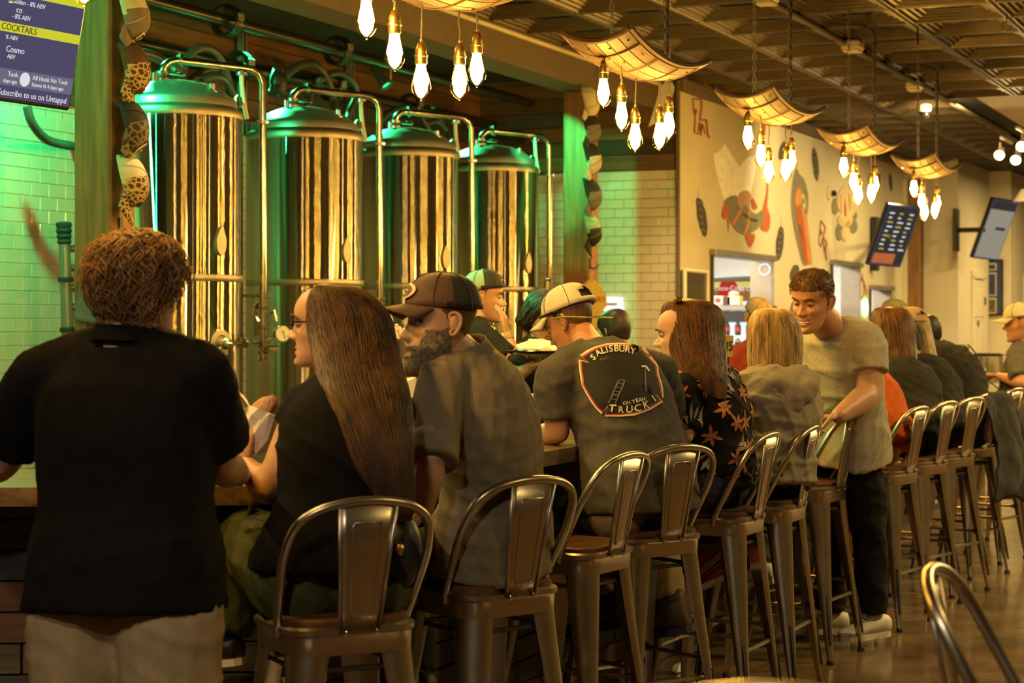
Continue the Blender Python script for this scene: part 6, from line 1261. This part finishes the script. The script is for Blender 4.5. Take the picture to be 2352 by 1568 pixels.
# ================================================================== ON AND AROUND THE BAR
def wire_basket(p, l, rx=.13, ry=.09, h=.05, m='black', a=.3):
    t = thing('food_basket', l, 'basket', p, 'food baskets'); R = Matrix.Rotation(a, 3, 'Z'); p = Vector(p)
    def lp(k, z): return [p + R @ Vector((rx * k * math.copysign(abs(math.cos(q)) ** .6, math.cos(q)), ry * k * math.copysign(abs(math.sin(q)) ** .6, math.sin(q)), z)) for q in [2 * math.pi * j / 28 for j in range(28)]]
    for z, k, r in ((.004, .82, .004), (h * .35, .9, .0025), (h * .68, .96, .0025), (h, 1.0, .0045)): mesh('hoop', tube(lp(k, z), r, 5, loop=True), m, t)
    A, B = lp(.82, .004), lp(1.0, h); mesh('wires', join(*[tube([A[i], B[i]], .0022, 4) for i in range(28)]), m, t, kind='stuff')
    mesh('base', (lp(.82, .003), [tuple(range(28))]), m, t, smooth=False)
    rgx = random.Random(int(p.x * 100)); L_ = lp(.95, h + .01); c = p + UP * .02; V = [c] + [c * .45 + q * .55 for q in L_] + [q + UP * rgx.uniform(-.005, .035) for q in L_]; n = 28
    mesh('paper_liner', (V, [(0, 1 + i, 1 + (i + 1) % n) for i in range(n)] + [(1 + i, 1 + n + i, 1 + n + (i + 1) % n, 1 + (i + 1) % n) for i in range(n)]), 'paper', t, smooth=False)
    return t
def crumple(p, s, l, m='paper', seed=1, flat=.6, cat='paper'):
    v, f = ell((0, 0, 0), (s, s, s * flat), n=14, m=9); rgx = random.Random(seed); v = [q * (1 + rgx.uniform(-.28, .2)) + Vector(p) + UP * s * flat for q in v]
    return mesh('crumpled_paper', (v, f), m, smooth=False, label=l, category=cat, group='papers on the bar')
bz = BH + .002
p = PZ(1248, 985, BH); wire_basket((p.x, p.y + .05, bz), 'black wire food basket left of the badge shirt elbow', .14, .1, .05, a=.5)
c = mesh('burger_bun', join(ell((p.x, p.y + .05, bz + .05), (.05, .045, .03)), ell((p.x, p.y + .05, bz + .035), (.055, .05, .012))), 'cap_tan', label='browned food in the wire basket by the badge shirt', category='food')
p = PZ(1222, 985, BH); mesh('paper_cup', lathe([(.0, 0), (.028, 0), (.036, .13), (.034, .13), (.027, .005)], 18, (p.x + .25, p.y + .12, bz)), 'paper', label='white paper cup behind the wire basket', category='cup')
p = PZ(945, 985, BH); wire_basket((p.x + .05, p.y + .12, bz), 'dark oval food basket behind the bearded man forearm', .15, .1, .06, a=.4)
# pan with paper seen above the long hair
t = thing('serving_pan', 'dark round serving pan on a stand between the long hair and bearded man', 'pan', P(958, 985, 6.1) - UP * .0); q = P(958, 925, 6.1)
mesh('pan', lathe([(.0, -.03), (.07, -.03), (.10, 0), (.104, .004), (.1, .004), (.07, -.02), (.0, -.02)], 28, q), 'black_gloss', t); mesh('stand', tube([q - UP * .03, Vector((q.x, q.y, bz))], .03, 12), 'black', t)
pts = [(918, 868), (955, 866), (964, 878), (955, 912), (915, 914), (908, 890)]; mesh('paper_sheet', poly([P(x, y, 6.08 + .03 * math.sin(x)) for x, y in pts], -VF, .004), 'paper', label='pale folded paper standing in the dark serving pan', category='paper', smooth=False)
mesh('paper_cone', poly([P(945, 955, 5.9), P(962, 985, 5.86), P(960, 1058, 5.86), P(948, 1060, 5.9)], -VF, .003), 'paper', label='pointed white paper scrap beside the bearded man shirt front', category='paper', smooth=False)
# sandwich in the long-haired woman's hand
sw = thing('wrapped_sandwich', 'half-eaten sandwich in white paper held by the long-haired woman', 'sandwich', P(600, 985, 4.98)); c0 = P(598, 955, 4.98)
mat('bread', (.36, .19, .07), .8, 0, .25, 40, .3, 150); mat('meat', (.16, .055, .02), .5, 0, .4, 60, .4, 120); R_ = dirv(.5, .3, .75).to_track_quat('Z', 'Y').to_matrix()
mesh('bread', ell(c0, (.045, .035, .06), R_), 'bread', sw); mesh('filling', ell(c0 + dirv(.4, -.3, .4) * .03, (.03, .022, .045), R_, n=10, m=6), 'meat', sw)
v, f = tube([c0 - dirv(.2, .1, .9) * .10, c0 - dirv(.2, .1, .9) * .05, c0, c0 + dirv(.2, .1, .9) * .012], [.02, .045, .056, .062], 14, cap=False); rgx = random.Random(4); mesh('wrapper', ([q + Vector((rgx.uniform(-1, 1), rgx.uniform(-1, 1), rgx.uniform(-1, 1))) * .009 for q in v], f), 'paper', sw, smooth=False)
mesh('napkin', poly([P(545, 980, 5.1), P(560, 972, 5.1), P(590, 985, 5.1), P(588, 1005, 5.1), P(568, 1018, 5.1), P(558, 1010, 5.1)], -VF, .004), 'paper', label='white napkin corner between the polo sleeve and the sandwich', category='napkin', smooth=False)
# handbags
hb = thing('shoulder_bag', 'black shoulder bag with loose straps hanging under the bar edge', 'bag', P(585, 1290, 4.95)); mesh('bag_body', remesh(join(ell(P(612, 1255, 4.98), (.07, .10, .09))), .012, 4)[::2] if False else ell(P(615, 1262, 4.98), (.07, .09, .06)), 'leather_black', hb)
mesh('strap', tube(spline([P(580, 1160, 4.98), P(568, 1210, 4.96), P(546, 1268, 4.96), P(560, 1285, 4.95), P(595, 1272, 4.95), P(625, 1255, 4.95)], 6), .010, 8), 'leather_black', hb); mesh('strap', tube(spline([P(580, 1180, 4.99), P(572, 1225, 4.98), P(590, 1250, 4.97), P(625, 1262, 4.96)], 6), .008, 8), 'leather_black', hb)
pr = thing('purse', 'dark purse with gold clasp hanging at the long-haired woman right hip', 'purse', P(920, 1300, 4.72)); mesh('purse_body', ell(P(918, 1265, 4.72), (.05, .06, .10)), 'leather_black', pr); mesh('clasp', ell(P(918, 1262, 4.655), (.012, .012, .016), n=10, m=6), 'brass', pr); mesh('purse_strap', tube(spline([P(905, 1220, 4.7), P(915, 1170, 4.7), P(935, 1200, 4.74)], 5), .006, 6), 'leather_black', pr)
# server's tray
tr = thing('serving_tray', 'black tray with crumpled paper held by the dark-haired server', 'tray', P(1228, 830, 9.0)); tq = P(1232, 812, 8.98); mesh('tray', lathe([(.0, 0), (.13, 0), (.155, .014), (.15, .016), (.125, .006), (.0, .006)], 32, tq), 'black_gloss', tr)
v, f = ell(tq + UP * .02, (.11, .10, .035), n=14, m=7); rgx = random.Random(9); mesh('tray_paper', ([q * 1.0 + Vector((0, 0, rgx.uniform(-.01, .02))) for q in v], f), 'paper', tr, smooth=False)
on_b2 = onto(b2); tv, tf = text('THE', 15, Matrix.Identity(4), .0); mesh('shirt_lettering', ([on_b2(1246 + a.x, 787 - a.y, .004) for a in tv], tf), 'tee_print', b2['shirt'], smooth=False)
# tap handles
for px, l in ((1072, 'tap handle with sticker left of the bartender in the backward cap'), (1258, 'tap handle with sticker left of the right timber post')):
    q = P(px, 668, 9.9 if px < 1200 else 9.7); t = thing('tap_handle', l, 'tap handle', q - UP * .6, 'beer tap handles'); mesh('handle', cbox(q, (.045, .035, .13), .008, Matrix.Rotation(.25, 3, 'Y')), 'black', t); mesh('sticker', cbox(q - VF * .026 + UP * .01, (.03, .01, .07), .002, Matrix.Rotation(.25, 3, 'Y')), 'brass', t); mesh('tower', cap_tube([q - UP * .08, q - UP * .6], (.022, .03), 12), 'chrome', t)
# table number
q = P(1671, 800, 8.05); q0 = Vector((q.x, q.y, BH)); tn = thing('table_number', 'small table number 35 on a black stand beside the floral blouse', 'number sign', q0)
mesh('stand', tube([q0 + UP * .005, q - UP * .03], .006, 8), 'black', tn); mesh('base', lathe([(.0, 0), (.05, 0), (.045, .01), (.0, .012)], 20, q0), 'black', tn); mat('card_gold', (.42, .33, .12), .6); bd_ = dirv(1, .35); nb = bd_.cross(UP); nb = nb if nb.dot(VF) < 0 else -nb
mesh('card', poly([q + bd_ * x + UP * z for x, z in ((-.022, -.035), (.022, -.035), (.026, .055), (-.018, .055))], nb, .006), 'card_gold', tn, smooth=False); mesh('numerals', text('35', .058, frame(q + nb * .009 + UP * .008, bd_, UP, nb), .002, squash=.75), 'black', tn, smooth=False)
# far end of the bar: glasses, beer, caddy, bag
clearglass('glass', (.93, .9, .82), .16); mat('beer', (.5, .22, .03), .1, 0, 0, emit=(.5, .2, .02), es=.0)
def pint(px, py, l, beer=0, h=.145):
    q = PZ(px, py, BH); t = thing('pint_glass', l, 'glass', (q.x, q.y, BH), 'pint glasses'); c = Vector((q.x, q.y, BH + .001)); mesh('glass_wall', lathe([(.0, 0), (.03, 0), (.042, h), (.040, h), (.0285, .008), (.0, .008)], 22, c), 'glass', t)
    if beer: mesh('beer', lathe([(.0, .01), (.028, .01), (.028 + .01 * beer, h * beer), (.0, h * beer)], 20, c), 'beer', t)
pint(2222, 868, 'pint glass of amber beer at the far end of the bar', .6); pint(2246, 862, 'empty clear glass standing nearest the corridor on the bar'); pint(2262, 860, 'clear glass beside the older man elbow')
q = PZ(2272, 858, BH); nc = thing('napkin_caddy', 'grey napkin caddy on the far bar in front of the older man', 'caddy', (q.x, q.y, BH)); mesh('box', cbox((q.x, q.y, BH + .075), (.16, .2, .15), .008), 'galv', nc); mesh('lid', cbox((q.x, q.y, BH + .158), (.18, .22, .02), .006), 'black', nc)
q = PZ(2200, 872, BH); bg = thing('dark_bag', 'black upright bag with thin strap on the far bar', 'bag', (q.x, q.y, BH)); mesh('bag_body', cbox((q.x, q.y + .05, BH + .13), (.12, .25, .26), .02), 'leather_black', bg); mesh('bag_strap', tube(spline([(q.x, q.y - .07, BH + .26), (q.x + .02, q.y - .12, BH + .2), (q.x + .05, q.y - .2, BH + .02), (q.x + .05, q.y - .33, BH - .1)], 5), .006, 6), 'leather_black', bg)
# jacket over a stool back
mat('jacket', (.018, .018, .017), .9, 0, .2, 30, .3, 200); J0 = Vector((11.4, 2.06, 0)); a_ = math.radians(68); fx = Vector((math.cos(a_), math.sin(a_), 0)); rx_ = fx.cross(UP); top = J0 - fx * .235 + UP * 1.085; rgx = random.Random(12); G = []
for i, (zz, o) in enumerate(((-.30, .06), (-.16, .045), (-.04, .02), (.012, -.01), (-.03, -.045), (-.16, -.075), (-.32, -.10), (-.48, -.12), (-.60, -.11))):
    w = .17 if i < 4 else .19 + .02 * (i - 4) * .4
    G.append([top + rx_ * (w * u + (.07 if i > 5 else 0)) + fx * (o + .03 * math.sin(u * 5 + i * .8) + rgx.uniform(-.012, .012)) + UP * (zz - .05 * abs(u) ** 2 + rgx.uniform(-.015, .015) - (.10 * max(0, u) if i > 6 else 0)) for u in (-1, -.7, -.4, -.1, .2, .5, .8, 1)])
cloth('draped_jacket', G, .012, 'jacket', .009, label='dark denim jacket draped over a stool back near the far bar end', category='jacket')
for k, (dx, dy) in enumerate(((.0, .03), (.05, -.04))): mesh('paper_slip', cbox((12.15 + dx, 2.05 + dy, .792 + .006 * k), (.16, .08, .004), .001, rotz(.4 + k)), 'paper', label=('upper' if k else 'lower') + ' white paper slip on the empty far stool seat', category='paper', group='paper slips')
q = PZ(1552, 1545, .0); mesh('torn_paper', poly([q + Vector((x, y, .004 + z)) for x, y, z in ((-.05, .03, .02), (-.02, -.01, 0), (.03, -.02, 0), (.07, .0, .03), (.06, .03, .015), (.0, .02, 0))], UP, .003), 'paper', label='small torn white paper scrap on the floor under the stools', category='paper', smooth=False)
bpy.data.scenes.remove(TMP)
